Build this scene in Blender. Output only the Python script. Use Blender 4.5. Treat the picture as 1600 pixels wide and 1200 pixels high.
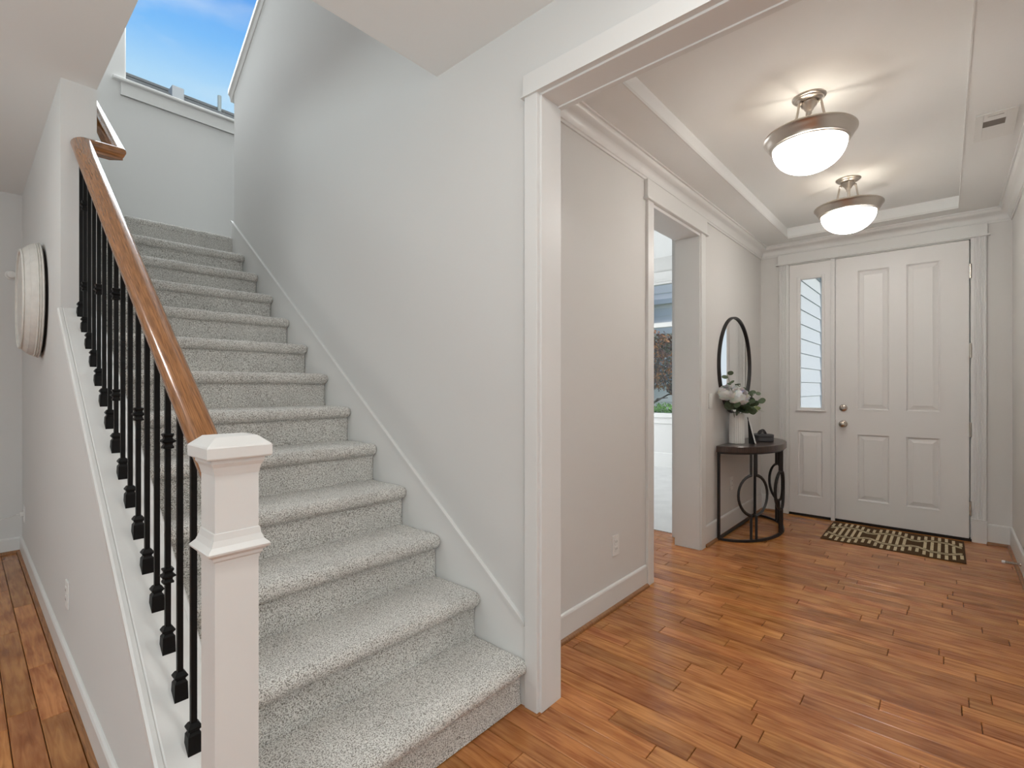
import bpy, bmesh, math, random
from mathutils import Vector, noise, Matrix
for o in list(bpy.data.objects): bpy.data.objects.remove(o)
S = bpy.context.scene
COL = S.collection
PI = math.pi
# ------------------------------------------------------------------ camera
# world: X runs towards the front door, Y up along the staircase, Z up; camera stands at the origin
cam = bpy.data.cameras.new('camera'); camo = bpy.data.objects.new('camera', cam); COL.objects.link(camo)
CAMH = 1.25
yaw = math.atan2(677, 764)
camo.location = (0, 0, CAMH); camo.rotation_euler = (PI/2, 0, -(PI/2 - yaw))
cam.sensor_width = 36; cam.lens = 764/1600*36; cam.shift_y = 4/1600
cam.clip_start = .05
S.camera = camo
# ------------------------------------------------------------------ world, sun, daylight through the windows, added fills, exposure
w = bpy.data.worlds.new('world'); S.world = w; w.use_nodes = True
nt = w.node_tree; N = nt.nodes; L = nt.links
bg = N['Background']
tc = N.new('ShaderNodeTexCoord'); sep = N.new('ShaderNodeSeparateXYZ'); L.new(tc.outputs['Generated'], sep.inputs[0])
rmp = N.new('ShaderNodeValToRGB'); cr = rmp.color_ramp
cr.elements[0].position = 0.0; cr.elements[0].color = (.86, .93, 1, 1)
cr.elements[1].position = 1.0; cr.elements[1].color = (.02, .13, .62, 1)
for p, c in ((.36, (.66, .85, 1, 1)), (.46, (.46, .74, 1, 1)), (.52, (.20, .53, 1, 1)), (.62, (.055, .30, .93, 1))):
    e = cr.elements.new(p); e.color = c
L.new(sep.outputs[2], rmp.inputs[0])
mp = N.new('ShaderNodeMapping'); mp.inputs['Scale'].default_value = (2.2, 2.2, 7)
L.new(tc.outputs['Generated'], mp.inputs[0])
nz = N.new('ShaderNodeTexNoise'); nz.inputs['Scale'].default_value = 2.0; nz.inputs['Detail'].default_value = 5
L.new(mp.outputs[0], nz.inputs[0])
cl = N.new('ShaderNodeValToRGB'); cl.color_ramp.elements[0].position = .47; cl.color_ramp.elements[1].position = .74
cl.color_ramp.elements[1].color = (.55, .55, .55, 1)
L.new(nz.outputs[0], cl.inputs[0])
mx = N.new('ShaderNodeMix'); mx.data_type = 'RGBA'
L.new(cl.outputs[0], mx.inputs[0]); L.new(rmp.outputs[0], mx.inputs[6]); mx.inputs[7].default_value = (.85, .93, 1, 1)
L.new(mx.outputs[2], bg.inputs[0]); bg.inputs[1].default_value = 1.0

def lamp(name, kind, loc, energy, color=(1, 1, 1), rot=None, to=None, size=None, size_y=None, radius=None, spread=None):
    d = bpy.data.lights.new(name, kind); o = bpy.data.objects.new(name, d); COL.objects.link(o)
    o.location = loc; d.energy = energy; d.color = color
    if rot: o.rotation_euler = rot
    if to is not None: o.rotation_euler = (Vector(to)-Vector(loc)).to_track_quat('-Z', 'Y').to_euler()
    if kind == 'AREA':
        d.shape = 'RECTANGLE'; d.size = size; d.size_y = size_y or size
        if spread: d.spread = spread
    if kind == 'POINT': d.shadow_soft_size = radius or .03
    return o
sun = lamp('sun', 'SUN', (0, 0, 20), 3.4, (1, .96, .9), to=(8, 20, 2)); sun.data.angle = .02
sun.rotation_euler = (-Vector((-.12, -.95, .62))).to_track_quat('-Z', 'Y').to_euler()
# daylight in the window openings, and added fill lamps
lamp('window_light_rear', 'AREA', (-.9, -3.95, 1.45), 10, (1, 1, .98), to=(-.9, 0, 1.45), size=3.4, size_y=2.0)
lamp('ceiling_fill_rear', 'AREA', (-.9, -3.93, 1.3), 74, (.86, .97, .98), to=(-.9, 0, 6.5), size=3.4, size_y=1.8, spread=1.9)  # added upward lamp in the unseen rear opening, brightens the main ceiling
lamp('window_light_side', 'AREA', (-3.95, 1.0, 1.45), 9, (.96, .98, 1), to=(0, 1.0, 1.45), size=3.6, size_y=2.0)
lamp('ceiling_fill_side', 'AREA', (-3.93, 1.0, 1.3), 74, (.86, .97, .98), to=(0, 1.0, 6.5), size=3.6, size_y=1.8, spread=1.9)  # second added uplight for the ceiling, at the unseen side opening
lamp('window_light_landing', 'AREA', (1.5, 5.36, 4.75), 68, (.93, .97, 1), to=(1.4, 2.5, 2.9), size=1.3, size_y=1.5)
lamp('front_room_fill', 'AREA', (5.5, 5.13, 1.55), 90, (.95, .98, 1), to=(5.5, 2.5, 1.3), size=2.6, size_y=1.8)  # lamp added in an unseen end-wall opening to light the front room
for x_, y_ in ((.72, .38), (-.7, 2.6), (.6, -1.3), (-1.6, -.6)):   # unseen downward lamps, added to brighten treads and floor
    lamp('overhead_fill', 'AREA', (x_, y_, 2.685), 7.5, (1, .98, .95), rot=(0, 0, 0), size=.16)
S.view_settings.view_transform = 'Standard'; S.view_settings.look = 'None'
S.view_settings.exposure = 0.0; S.view_settings.gamma = 1.0; S.view_settings.use_curve_mapping = False
S.render.film_transparent = False

# ------------------------------------------------------------------ materials
def newmat(name):
    m = bpy.data.materials.new(name); m.use_nodes = True
    return m, m.node_tree.nodes, m.node_tree.links, m.node_tree.nodes['Principled BSDF']
def mat(name, col, rough=.5, metal=0, spec=.5, bump=None, var=None, coat=0):
    """plain paint-like material; bump=(scale,strength), var=(scale, amount)"""
    m, n, l, b = newmat(name)
    b.inputs['Base Color'].default_value = (*col, 1); b.inputs['Roughness'].default_value = rough
    b.inputs['Metallic'].default_value = metal; b.inputs['Specular IOR Level'].default_value = spec
    b.inputs['Coat Weight'].default_value = coat
    if bump or var:
        t = n.new('ShaderNodeNewGeometry')
    if var:
        z = n.new('ShaderNodeTexNoise'); z.inputs['Scale'].default_value = var[0]; z.inputs['Detail'].default_value = 4
        l.new(t.outputs['Position'], z.inputs['Vector'])
        r = n.new('ShaderNodeMix'); r.data_type = 'RGBA'; l.new(z.outputs[0], r.inputs[0])
        r.inputs[6].default_value = (*[c*(1-var[1]) for c in col], 1); r.inputs[7].default_value = (*[min(1, c*(1+var[1])) for c in col], 1)
        l.new(r.outputs[2], b.inputs['Base Color'])
    if bump:
        z = n.new('ShaderNodeTexNoise'); z.inputs['Scale'].default_value = bump[0]; z.inputs['Detail'].default_value = 3
        l.new(t.outputs['Position'], z.inputs['Vector'])
        q = n.new('ShaderNodeBump'); q.inputs['Strength'].default_value = bump[1]; q.inputs['Distance'].default_value = .002
        l.new(z.outputs[0], q.inputs['Height']); l.new(q.outputs[0], b.inputs['Normal'])
    return m
WALL = mat('wall_paint', (.70, .70, .685), .75, spec=.25, bump=(90, .12), var=(1.3, .02))
FOYW = mat('foyer_wall_paint', (.69, .68, .66), .7, spec=.25, bump=(90, .12), var=(1.3, .02))
CEIL = mat('ceiling_paint', (.83, .84, .83), .85, spec=.2, bump=(60, .15))
TRIM = mat('trim_paint', (.745, .745, .728), .35, spec=.4)
DOORP = mat('door_paint', (.78, .77, .755), .38, spec=.4)
WHITE = mat('white_plastic', (.78, .78, .76), .4)
BLACK = mat('black_iron', (.004, .004, .004), .5, spec=.22)
TBLACK = mat('black_table_metal', (.012, .01, .009), .5)
NICKEL = mat('brushed_nickel', (.50, .45, .40), .32, metal=1, bump=(200, .05))
CHROME = mat('satin_nickel', (.55, .50, .44), .22, metal=1)
DARKGAP = mat('dark_gap', (.012, .008, .006), .9)
GLOSSW = mat('ribbed_ceramic', (.78, .77, .74), .45)
CHAR = mat('charcoal_clay', (.045, .042, .045), .6, bump=(120, .2))
PETAL = mat('petal', (.93, .92, .90), .7)
PETAL.node_tree.nodes['Principled BSDF'].inputs['Subsurface Weight'].default_value = .3; PETAL.node_tree.nodes['Principled BSDF'].inputs['Subsurface Scale'].default_value = .02
CARD = mat('white_card', (.8, .8, .78), .5)
STEM = mat('stem', (.10, .12, .05), .6)
LEAFM = mat('eucalyptus_leaf', (.075, .11, .055), .55, var=(30, .5))
ROOFM = mat('roof_shingle', (.13, .135, .13), .9, var=(14, .25))
SIDING = mat('white_lap_siding', (.56, .57, .575), .6)
GREYSIDE = mat('grey_lap_siding', (.70, .68, .64), .7)
HEDGE = mat('hedge_leaf', (.16, .38, .05), .6, var=(9, .5))
CONC = mat('concrete', (.42, .41, .39), .85, var=(4, .1))
GRASS = mat('lawn', (.08, .16, .04), .9, var=(5, .4))
BARK = mat('maple_bark', (.10, .075, .055), .9)
WEAVE = mat('whitewashed_wood', (.66, .64, .60), .7, bump=(70, .5), var=(28, .14))
mirror_m = mat('mirror_glass', (.86, .87, .87), .02, metal=1)

def glass():
    m, n, l, b = newmat('window_glass')
    out = n['Material Output']; n.remove(b)
    tr = n.new('ShaderNodeBsdfTransparent'); tr.inputs[0].default_value = (.97, .98, .98, 1)
    gl = n.new('ShaderNodeBsdfGlossy'); gl.inputs['Roughness'].default_value = .02
    fr = n.new('ShaderNodeFresnel'); fr.inputs[0].default_value = 1.35
    ms = n.new('ShaderNodeMixShader'); l.new(fr.outputs[0], ms.inputs[0]); l.new(tr.outputs[0], ms.inputs[1]); l.new(gl.outputs[0], ms.inputs[2])
    l.new(ms.outputs[0], out.inputs[0]); return m
GLASS = glass()
def lampglass():
    m, n, l, b = newmat('alabaster_glass')
    out = n['Material Output']; n.remove(b)
    t = n.new('ShaderNodeBsdfTranslucent'); t.inputs[0].default_value = (.9, .86, .78, 1)
    d = n.new('ShaderNodeBsdfDiffuse'); d.inputs[0].default_value = (.8, .78, .74, 1)
    e = n.new('ShaderNodeEmission'); e.inputs[0].default_value = (1, .96, .91, 1); e.inputs[1].default_value = 11.5
    a = n.new('ShaderNodeMixShader'); a.inputs[0].default_value = .35; l.new(t.outputs[0], a.inputs[1]); l.new(d.outputs[0], a.inputs[2])
    s = n.new('ShaderNodeAddShader'); g = n.new('ShaderNodeNewGeometry'); mr = n.new('ShaderNodeMapRange'); l.new(g.outputs['Backfacing'], mr.inputs[0]); mr.inputs[3].default_value = 22; mr.inputs[4].default_value = .3; l.new(mr.outputs[0], e.inputs[1])
    l.new(a.outputs[0], s.inputs[0]); l.new(e.outputs[0], s.inputs[1])
    l.new(s.outputs[0], out.inputs[0]); return m
LAMPG = lampglass()
def woodfloor():
    m, n, l, b = newmat('hardwood_plank')
    g = n.new('ShaderNodeNewGeometry'); oi = n.new('ShaderNodeObjectInfo')
    cmb = n.new('ShaderNodeVectorMath'); cmb.operation = 'MULTIPLY_ADD'
    l.new(oi.outputs['Random'], cmb.inputs[0]); cmb.inputs[1].default_value = (17, 31, 9); l.new(g.outputs['Position'], cmb.inputs[2])
    mpn = n.new('ShaderNodeMapping'); mpn.inputs['Scale'].default_value = (34, 2.8, 1); l.new(cmb.outputs[0], mpn.inputs[0])
    z = n.new('ShaderNodeTexNoise'); z.inputs['Scale'].default_value = 1.6; z.inputs['Detail'].default_value = 7; z.inputs['Distortion'].default_value = .8
    l.new(mpn.outputs[0], z.inputs['Vector'])
    z2 = n.new('ShaderNodeTexNoise'); z2.inputs['Scale'].default_value = 5; z2.inputs['Detail'].default_value = 2
    l.new(cmb.outputs[0], z2.inputs['Vector'])
    r = n.new('ShaderNodeValToRGB'); r.color_ramp.elements[0].position = .28; r.color_ramp.elements[1].position = .72
    r.color_ramp.elements[0].color = (.29, .092, .020, 1); r.color_ramp.elements[1].color = (.60, .262, .082, 1)
    ad = n.new('ShaderNodeMath'); ad.operation = 'ADD'; l.new(z.outputs[0], ad.inputs[0])
    sb = n.new('ShaderNodeMath'); sb.operation = 'MULTIPLY_ADD'; l.new(z2.outputs[0], sb.inputs[0]); sb.inputs[1].default_value = .55; sb.inputs[2].default_value = -.275
    l.new(sb.outputs[0], ad.inputs[1]); l.new(ad.outputs[0], r.inputs[0])
    hs = n.new('ShaderNodeHueSaturation')
    mr = n.new('ShaderNodeMapRange'); l.new(oi.outputs['Random'], mr.inputs[0]); mr.inputs[3].default_value = .80; mr.inputs[4].default_value = 1.15
    l.new(mr.outputs[0], hs.inputs['Value'])
    fr = n.new('ShaderNodeMath'); fr.operation = 'FRACT'; mu = n.new('ShaderNodeMath'); mu.operation = 'MULTIPLY'
    l.new(oi.outputs['Random'], mu.inputs[0]); mu.inputs[1].default_value = 37.7; l.new(mu.outputs[0], fr.inputs[0])
    mr2 = n.new('ShaderNodeMapRange'); l.new(fr.outputs[0], mr2.inputs[0]); mr2.inputs[3].default_value = .495; mr2.inputs[4].default_value = .503
    l.new(mr2.outputs[0], hs.inputs['Hue'])
    l.new(r.outputs[0], hs.inputs['Color']); l.new(hs.outputs[0], b.inputs['Base Color'])
    mr3 = n.new('ShaderNodeMapRange'); l.new(z.outputs[0], mr3.inputs[0]); mr3.inputs[3].default_value = .17; mr3.inputs[4].default_value = .28
    l.new(mr3.outputs[0], b.inputs['Roughness']); b.inputs['Specular IOR Level'].default_value = .5
    bp = n.new('ShaderNodeBump'); bp.inputs['Strength'].default_value = .12; bp.inputs['Distance'].default_value = .0015
    l.new(z.outputs[0], bp.inputs['Height']); l.new(bp.outputs[0], b.inputs['Normal'])
    return m
FLOORW = woodfloor()
def oak(name, axis, c0=(.13, .045, .011), c1=(.38, .165, .055), rough=.2):
    m, n, l, b = newmat(name)
    g = n.new('ShaderNodeNewGeometry'); mpn = n.new('ShaderNodeMapping')
    sc = {'rail': (150, 6, 60), 'x': (6, 150, 60), 'flat': (90, 5, 5), 'flatx': (5, 90, 5)}[axis]
    mpn.inputs['Scale'].default_value = sc
    if axis == 'rail': mpn.vector_type = 'TEXTURE'; mpn.inputs['Scale'].default_value = (1/230, 1/6, 1/230); mpn.inputs['Rotation'].default_value = (math.atan(.727), 0, 0)
    l.new(g.outputs['Position'], mpn.inputs[0])
    z = n.new('ShaderNodeTexNoise'); z.inputs['Scale'].default_value = 2; z.inputs['Detail'].default_value = 5; z.inputs['Distortion'].default_value = .6
    l.new(mpn.outputs[0], z.inputs['Vector'])
    r = n.new('ShaderNodeValToRGB'); r.color_ramp.elements[0].position = .3; r.color_ramp.elements[1].position = .65
    r.color_ramp.elements[0].color = (*c0, 1); r.color_ramp.elements[1].color = (*c1, 1)
    l.new(z.outputs[0], r.inputs[0]); l.new(r.outputs[0], b.inputs['Base Color'])
    b.inputs['Roughness'].default_value = rough; b.inputs['Coat Weight'].default_value = .35; b.inputs['Coat Roughness'].default_value = .12
    return m
OAK = oak('oak_handrail', 'rail'); OAKX = oak('oak_cross', 'x')
OAKSHOE = oak('oak_shoe', 'flat', (.16, .06, .015), (.34, .15, .05), .4)
TABTOP = oak('espresso_wood', 'flatx', (.022, .013, .010), (.060, .034, .024), .3)
def carpet(name, c0, c1, sc=260, big=5):
    m, n, l, b = newmat(name)
    g = n.new('ShaderNodeNewGeometry')
    z = n.new('ShaderNodeTexNoise'); z.inputs['Scale'].default_value = sc; z.inputs['Detail'].default_value = 3; l.new(g.outputs['Position'], z.inputs['Vector'])
    z2 = n.new('ShaderNodeTexNoise'); z2.inputs['Scale'].default_value = big; z2.inputs['Detail'].default_value = 3; l.new(g.outputs['Position'], z2.inputs['Vector'])
    r = n.new('ShaderNodeValToRGB'); r.color_ramp.elements[0].position = .38; r.color_ramp.elements[1].position = .55
    r.color_ramp.elements[0].color = (*c0, 1); r.color_ramp.elements[1].color = (*c1, 1); l.new(z.outputs[0], r.inputs[0])
    hs = n.new('ShaderNodeHueSaturation'); mr = n.new('ShaderNodeMapRange'); l.new(z2.outputs[0], mr.inputs[0]); mr.inputs[1].default_value = .3; mr.inputs[2].default_value = .7; mr.inputs[3].default_value = .93; mr.inputs[4].default_value = 1.07
    l.new(mr.outputs[0], hs.inputs['Value']); l.new(r.outputs[0], hs.inputs['Color']); l.new(hs.outputs[0], b.inputs['Base Color'])
    b.inputs['Roughness'].default_value = .95; b.inputs['Specular IOR Level'].default_value = .1
    b.inputs['Sheen Weight'].default_value = .25; b.inputs['Sheen Roughness'].default_value = .5
    bp = n.new('ShaderNodeBump'); bp.inputs['Strength'].default_value = .7; bp.inputs['Distance'].default_value = .004
    l.new(z.outputs[0], bp.inputs['Height']); l.new(bp.outputs[0], b.inputs['Normal'])
    return m
CARPET = carpet('stair_carpet', (.235, .22, .19), (.80, .785, .745))
CARPET2 = carpet('front_room_carpet', (.50, .50, .49), (.70, .70, .69))
MATB = carpet('mat_brown', (.050, .026, .011), (.115, .066, .032), 300)
MATC = carpet('mat_cream', (.52, .42, .25), (.72, .62, .42), 300)
for m_ in (MATB, MATC): m_.node_tree.nodes['Principled BSDF'].inputs['Sheen Weight'].default_value = 0
def leafmix(name, cols, sc):
    m, n, l, b = newmat(name)
    g = n.new('ShaderNodeNewGeometry'); z = n.new('ShaderNodeTexNoise'); z.inputs['Scale'].default_value = sc; z.inputs['Detail'].default_value = 2
    l.new(g.outputs['Position'], z.inputs['Vector'])
    r = n.new('ShaderNodeValToRGB'); r.color_ramp.elements[0].color = (*cols[0], 1); r.color_ramp.elements[0].position = .3
    r.color_ramp.elements[1].color = (*cols[-1], 1); r.color_ramp.elements[1].position = .72
    for i, c in enumerate(cols[1:-1]):
        e = r.color_ramp.elements.new(.3+.42*(i+1)/(len(cols)-1)); e.color = (*c, 1)
    l.new(z.outputs[0], r.inputs[0]); l.new(r.outputs[0], b.inputs['Base Color']); b.inputs['Roughness'].default_value = .55
    return m
MAPLE = leafmix('maple_leaf', [(.03, .008, .012), (.07, .08, .025), (.09, .025, .02), (.50, .20, .04), (.16, .035, .025)], 3.5)

# ------------------------------------------------------------------ mesh helpers
WL = {}
def wloc(o): return WL.get(o.name, Vector((0, 0, 0)))
def obj(name, V, F, m=None, parent=None, loc=(0, 0, 0), smooth=False, kind=None):
    loc = Vector(loc)
    me = bpy.data.meshes.new(name); me.from_pydata([tuple(Vector(v)-loc) for v in V], [], F); me.update()
    if m: me.materials.append(m)
    if smooth:
        me.polygons.foreach_set('use_smooth', [True]*len(me.polygons))
        if smooth != 'all':
            try: me.set_sharp_from_angle(angle=math.radians(38))
            except Exception: pass
    o = bpy.data.objects.new(name, me); COL.objects.link(o)
    WL[o.name] = loc
    if parent: o.parent = parent; o.location = loc - wloc(parent)
    else: o.location = loc
    if kind: o['kind'] = kind
    return o
def thing(name, label, cat, loc, group=None, kind=None):
    o = bpy.data.objects.new(name, None); COL.objects.link(o); o.location = loc; WL[o.name] = Vector(loc); o.empty_display_size = .05
    if kind: o['kind'] = kind
    else: o['label'] = label; o['category'] = cat
    if group: o['group'] = group
    return o
def tag(o, label, cat, group=None):
    o['label'] = label; o['category'] = cat
    if group: o['group'] = group
    return o
class MB:
    def __init__(s): s.V = []; s.F = []
    def add(s, V, F):
        k = len(s.V); s.V += [tuple(v) for v in V]; s.F += [tuple(i+k for i in f) for f in F]; return s
    def box(s, x0, x1, y0, y1, z0, z1, b=0):
        if b <= 0:
            V = [(x, y, z) for z in (z0, z1) for y in (y0, y1) for x in (x0, x1)]
            return s.add(V, [(0, 2, 3, 1), (4, 5, 7, 6), (0, 1, 5, 4), (2, 6, 7, 3), (0, 4, 6, 2), (1, 3, 7, 5)])
        bm = bmesh.new(); bmesh.ops.create_cube(bm, size=1)
        for v in bm.verts: v.co = Vector(((x0+x1)/2+v.co.x*(x1-x0), (y0+y1)/2+v.co.y*(y1-y0), (z0+z1)/2+v.co.z*(z1-z0)))
        bmesh.ops.bevel(bm, geom=bm.edges[:], offset=b, segments=2, profile=.5, affect='EDGES')
        bm.verts.index_update()
        s.add([v.co.copy() for v in bm.verts], [[v.index for v in f.verts] for f in bm.faces]); bm.free(); return s
    def prism(s, poly, axis, a, b):
        """poly of 2D points extruded along axis from a to b"""
        def P(p, t):
            return {'x': (t, p[0], p[1]), 'y': (p[0], t, p[1]), 'z': (p[0], p[1], t)}[axis]
        n = len(poly); V = [P(p, a) for p in poly]+[P(p, b) for p in poly]
        F = [tuple(range(n))[::-1], tuple(range(n, 2*n))]+[(i, (i+1) % n, (i+1) % n+n, i+n) for i in range(n)]
        return s.add(V, F)
    def lathe(s, c, prof, n=32, square=False, caps=True):
        """prof: (radius, z) list; square -> 4 sided, side half width = radius"""
        V = []; F = []
        m = 4 if square else n
        for r, z in prof:
            for k in range(m):
                a = (PI/4+k*PI/2) if square else 2*PI*k/m
                q = r*(math.sqrt(2) if square else 1)
                V.append((c[0]+q*math.cos(a), c[1]+q*math.sin(a), c[2]+z))
        for i in range(len(prof)-1):
            for k in range(m): F.append((i*m+k, i*m+(k+1) % m, (i+1)*m+(k+1) % m, (i+1)*m+k))
        if caps: F.append(tuple(range(m))[::-1]); F.append(tuple((len(prof)-1)*m+k for k in range(m)))
        return s.add(V, F)
    def tube(s, pts, r, n=8, taper=None, ref=None):
        pts = [Vector(p) for p in pts]; V = []; F = []
        up = Vector((0, 0, 1))
        for i, p in enumerate(pts):
            d = (pts[min(i+1, len(pts)-1)]-pts[max(i-1, 0)]).normalized()
            a = d.cross(Vector(ref) if ref is not None else up)
            if a.length < .05: a = d.cross(Vector((1, 0, 0)))
            a.normalize(); b = a.cross(d)
            rr = r*(1+(taper-1)*i/(len(pts)-1)) if taper else r
            for k in range(n):
                t = 2*PI*k/n; V.append(p+a*math.cos(t)*rr+b*math.sin(t)*rr)
        for i in range(len(pts)-1):
            for k in range(n): F.append((i*n+k, i*n+(k+1) % n, (i+1)*n+(k+1) % n, (i+1)*n+k))
        F.append(tuple(range(n))[::-1]); F.append(tuple((len(pts)-1)*n+k for k in range(n)))
        return s.add(V, F)
    def sweep(s, path, prof, closed=False):
        """plan-mitred sweep; prof points (offset to the LEFT of travel, height) in order; path of 3D points"""
        P = [Vector(p) for p in path]; n = len(P); m = len(prof); V = []
        for i in range(n):
            def dr(a, b): return (Vector((b.x-a.x, b.y-a.y))).normalized()
            if closed: d0 = dr(P[i-1], P[i]); d1 = dr(P[i], P[(i+1) % n])
            else:
                d0 = dr(P[i-1], P[i]) if i > 0 else dr(P[i], P[i+1]); d1 = dr(P[i], P[i+1]) if i < n-1 else d0
            n0 = Vector((-d0.y, d0.x)); n1 = Vector((-d1.y, d1.x)); h = (n0+n1); h = h/ (h.dot(n0))
            for o_, z in prof: V.append((P[i].x+h.x*o_, P[i].y+h.y*o_, P[i].z+z))
        F = []
        for i in range(n if closed else n-1):
            j = (i+1) % n
            for k in range(m): F.append((i*m+k, i*m+(k+1) % m, j*m+(k+1) % m, j*m+k))
        if not closed: F.append(tuple(range(m))[::-1]); F.append(tuple((n-1)*m+k for k in range(m)))
        return s.add(V, F)
    def make(s, name, m=None, parent=None, loc=(0, 0, 0), smooth=False, kind=None, fix=True):
        o = obj(name, s.V, s.F, m, parent, loc, False, kind)
        bm = bmesh.new(); bm.from_mesh(o.data); bmesh.ops.recalc_face_normals(bm, faces=bm.faces[:]); bm.to_mesh(o.data); bm.free()
        if smooth:
            o.data.polygons.foreach_set('use_smooth', [True]*len(o.data.polygons))
            if smooth is True: o.data.set_sharp_from_angle(angle=math.radians(38))
        return o
def BX(*a, b=0): return MB().box(*a, b=b)
def struct(name, mb, m, parent=None, smooth=False, loc=(0, 0, 0)):
    return mb.make(name, m, parent, loc, smooth, None if parent else 'structure')

# ------------------------------------------------------------------ key dimensions
XS = 1.48        # stair / opening wall face
YF = 1.41        # foyer left wall
YR = -.39        # foyer right wall
XD = 5.42        # front wall face
ZC = 2.70        # main ceiling
ZF = 2.65        # foyer ceiling
ZT = 2.747       # tray ceiling
M = .727         # stair pitch
RISE, RUN, Y0, Z0 = .19, .2595, 1.213, .187   # first nosing front, first tread height
CAP0 = -.635     # knee wall cap plane z = CAP0 + M*y
def nose(i): return (Y0+RUN*i, Z0+RISE*i)

# ------------------------------------------------------------------ floor
fl = MB()
fl.box(-4.2, 4.02, -4.2, 5.6, -.06, -.012).box(4.02, 5.56, -.6, 1.56, -.06, -.012)
FLOOR = struct('floor', fl, DARKGAP)
struct('floor.001', MB().box(4.02, 7.3, 1.56, 5.4, -.06, .004), CARPET2)
PW = .083
random.seed(11)
camc, cams = math.cos(yaw), math.sin(yaw)
def proj(x, y, z):
    f = camc*x+cams*y
    if f < .05: return None
    return (800+764*(cams*x-camc*y)/f, 604-764*(z-CAMH)/f)
def inside(x0, x1, y0, y1):
    xc = (x0+x1)/2
    out = []
    def seg(a, b):
        a = max(a, y0); b = min(b, y1)
        if b-a > .02: out.append((a, b))
    if xc < .33: seg(-4.2, 5.27)
    elif xc < 1.46: seg(-4.2, 1.27)
    elif xc < 1.60: seg(-4.2, 1.30)
    elif xc < 2.87: seg(-.40, 1.42)
    elif xc < 4.02: seg(-.40, 3.6)
    elif xc < 5.44: seg(-.40, 1.42)
    return out
pl = []
row = 0; x = -4.2
while x < 5.43:
    y = -4.2-random.random()*.8
    while y < 5.4:
        ln = random.choice((.3, .4, .5, .6, .75, .9, 1.1))
        for a, b in inside(x, x+PW, y, y+ln): pl.append((x, a, b, random.random()))
        y += ln
    x += PW
def area(p):
    q = [proj(px, py, 0) for px in (p[0], p[0]+PW) for py in (p[1], p[2])]
    if any(t is None for t in q): return 0
    xs = [min(max(t[0], 0), 1600) for t in q]; ys = [min(max(t[1], 0), 1200) for t in q]
    if max(xs)-min(xs) < 1 or max(ys)-min(ys) < 1: return 0
    if p[0] < .33 and p[2] > 1.3 and max(t[0] for t in q) > 330: return 0
    A = [q[0], q[2], q[3], q[1]]
    return abs(sum(A[i][0]*A[(i+1) % 4][1]-A[(i+1) % 4][0]*A[i][1] for i in range(4)))/2
pl.sort(key=area, reverse=True)
def plank_geo(x0, x1, y0, y1, g=.0011, c=.002):
    z0 = -.012
    V = []
    for (d, z) in ((g, z0), (g, -c), (g+c, 0)):
        V += [(x0+d, y0+d, z), (x1-d, y0+d, z), (x1-d, y1-d, z), (x0+d, y1-d, z)]
    F = [(8, 9, 10, 11)]
    for r in (0, 4):
        for k in range(4): F.append((r+k, r+(k+1) % 4, r+4+(k+1) % 4, r+4+k))
    return V, F
cache = {}
rest = MB(); cnt = 0
for p in pl:
    if area(p) > 40 and cnt < 300:
        ln = round(p[2]-p[1], 3)
        if ln not in cache:
            V, F = plank_geo(-PW/2, PW/2, 0, ln)
            me = bpy.data.meshes.new('floorboard'); me.from_pydata(V, [], F); me.materials.append(FLOORW); cache[ln] = me
        o = bpy.data.objects.new('floorboard', cache[ln]); COL.objects.link(o); o.parent = FLOOR
        o.location = (p[0]+PW/2, p[1], random.uniform(-.0004, .0004)); cnt += 1
    else:
        rest.add(*plank_geo(p[0], p[0]+PW, p[1], p[2]))
r_ = rest.make('floorboard_field', FLOORW, FLOOR); r_['kind'] = 'stuff'

# ------------------------------------------------------------------ ceilings
struct('ceiling', MB().box(-4.2, .443, -4.2, 5.4, ZC, ZC+.25).box(.443, 1.48, -4.2, 1.78, ZC, ZC+.25), CEIL)
tx0, tx1, ty0, ty1 = 1.82, 5.19, -.083, 1.118
c = MB().box(1.59, tx0, -.5, 1.56, ZF, ZF+.3).box(tx1, 5.56, -.5, 1.56, ZF, ZF+.3).box(tx0, tx1, -.5, ty0, ZF, ZF+.3).box(tx0, tx1, ty1, 1.56, ZF, ZF+.3)
struct('ceiling.001', c, CEIL)
struct('ceiling.002', MB().box(tx0-.02, tx1+.02, ty0-.02, ty1+.02, ZT, ZT+.2), CEIL)
struct('ceiling.003', MB().box(2.65, 7.4, 1.56, 5.3, 3.25, 3.4), CEIL)
struct('ceiling.004', MB().box(.3, 2.75, 1.66, 5.6, 5.75, 5.9), CEIL)
# thin bead around the tray edge
struct('trim_1', MB().sweep([(tx0, ty0, ZF), (tx1, ty0, ZF), (tx1, ty1, ZF), (tx0, ty1, ZF)], [(0, -.002), (.006, -.002), (.006, .015), (0, .015)], closed=True), TRIM)

# ------------------------------------------------------------------ walls
sw = MB()   # wall between stair and foyer side: in the plane X = 1.48
top = lambda y: 3.68+.727*(4.335-y)
sw.prism([(1.225, 0), (4.335, 0), (4.335, top(4.335)), (1.78, top(1.78)), (1.78, ZC+.3), (1.225, ZC+.3)], 'x', XS, 1.58)
sw.box(XS, 1.58, -.33, 1.225, 2.375, ZC+.3)
sw.box(XS, 1.58, -4.2, -.33, 0, ZC+.3)
struct('wall_stair', sw, WALL)
kw = MB()   # knee wall under the railing and the full-height wall beyond it
kw.prism([(1.15, 0), (3.105, 0), (3.105, CAP0+M*3.105-.02), (1.15, CAP0+M*1.15-.02)], 'x', .312, .443)
kw.box(.312, .443, 3.105, 5.5, 0, 5.8)
kw.box(.312, .443, 1.66, 3.105, ZC+.25, 5.8)
struct('wall_left', kw, WALL)
struct('wall_back', MB().box(-4.2, .312, 5.25, 5.5, 0, ZC), WALL)
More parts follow.
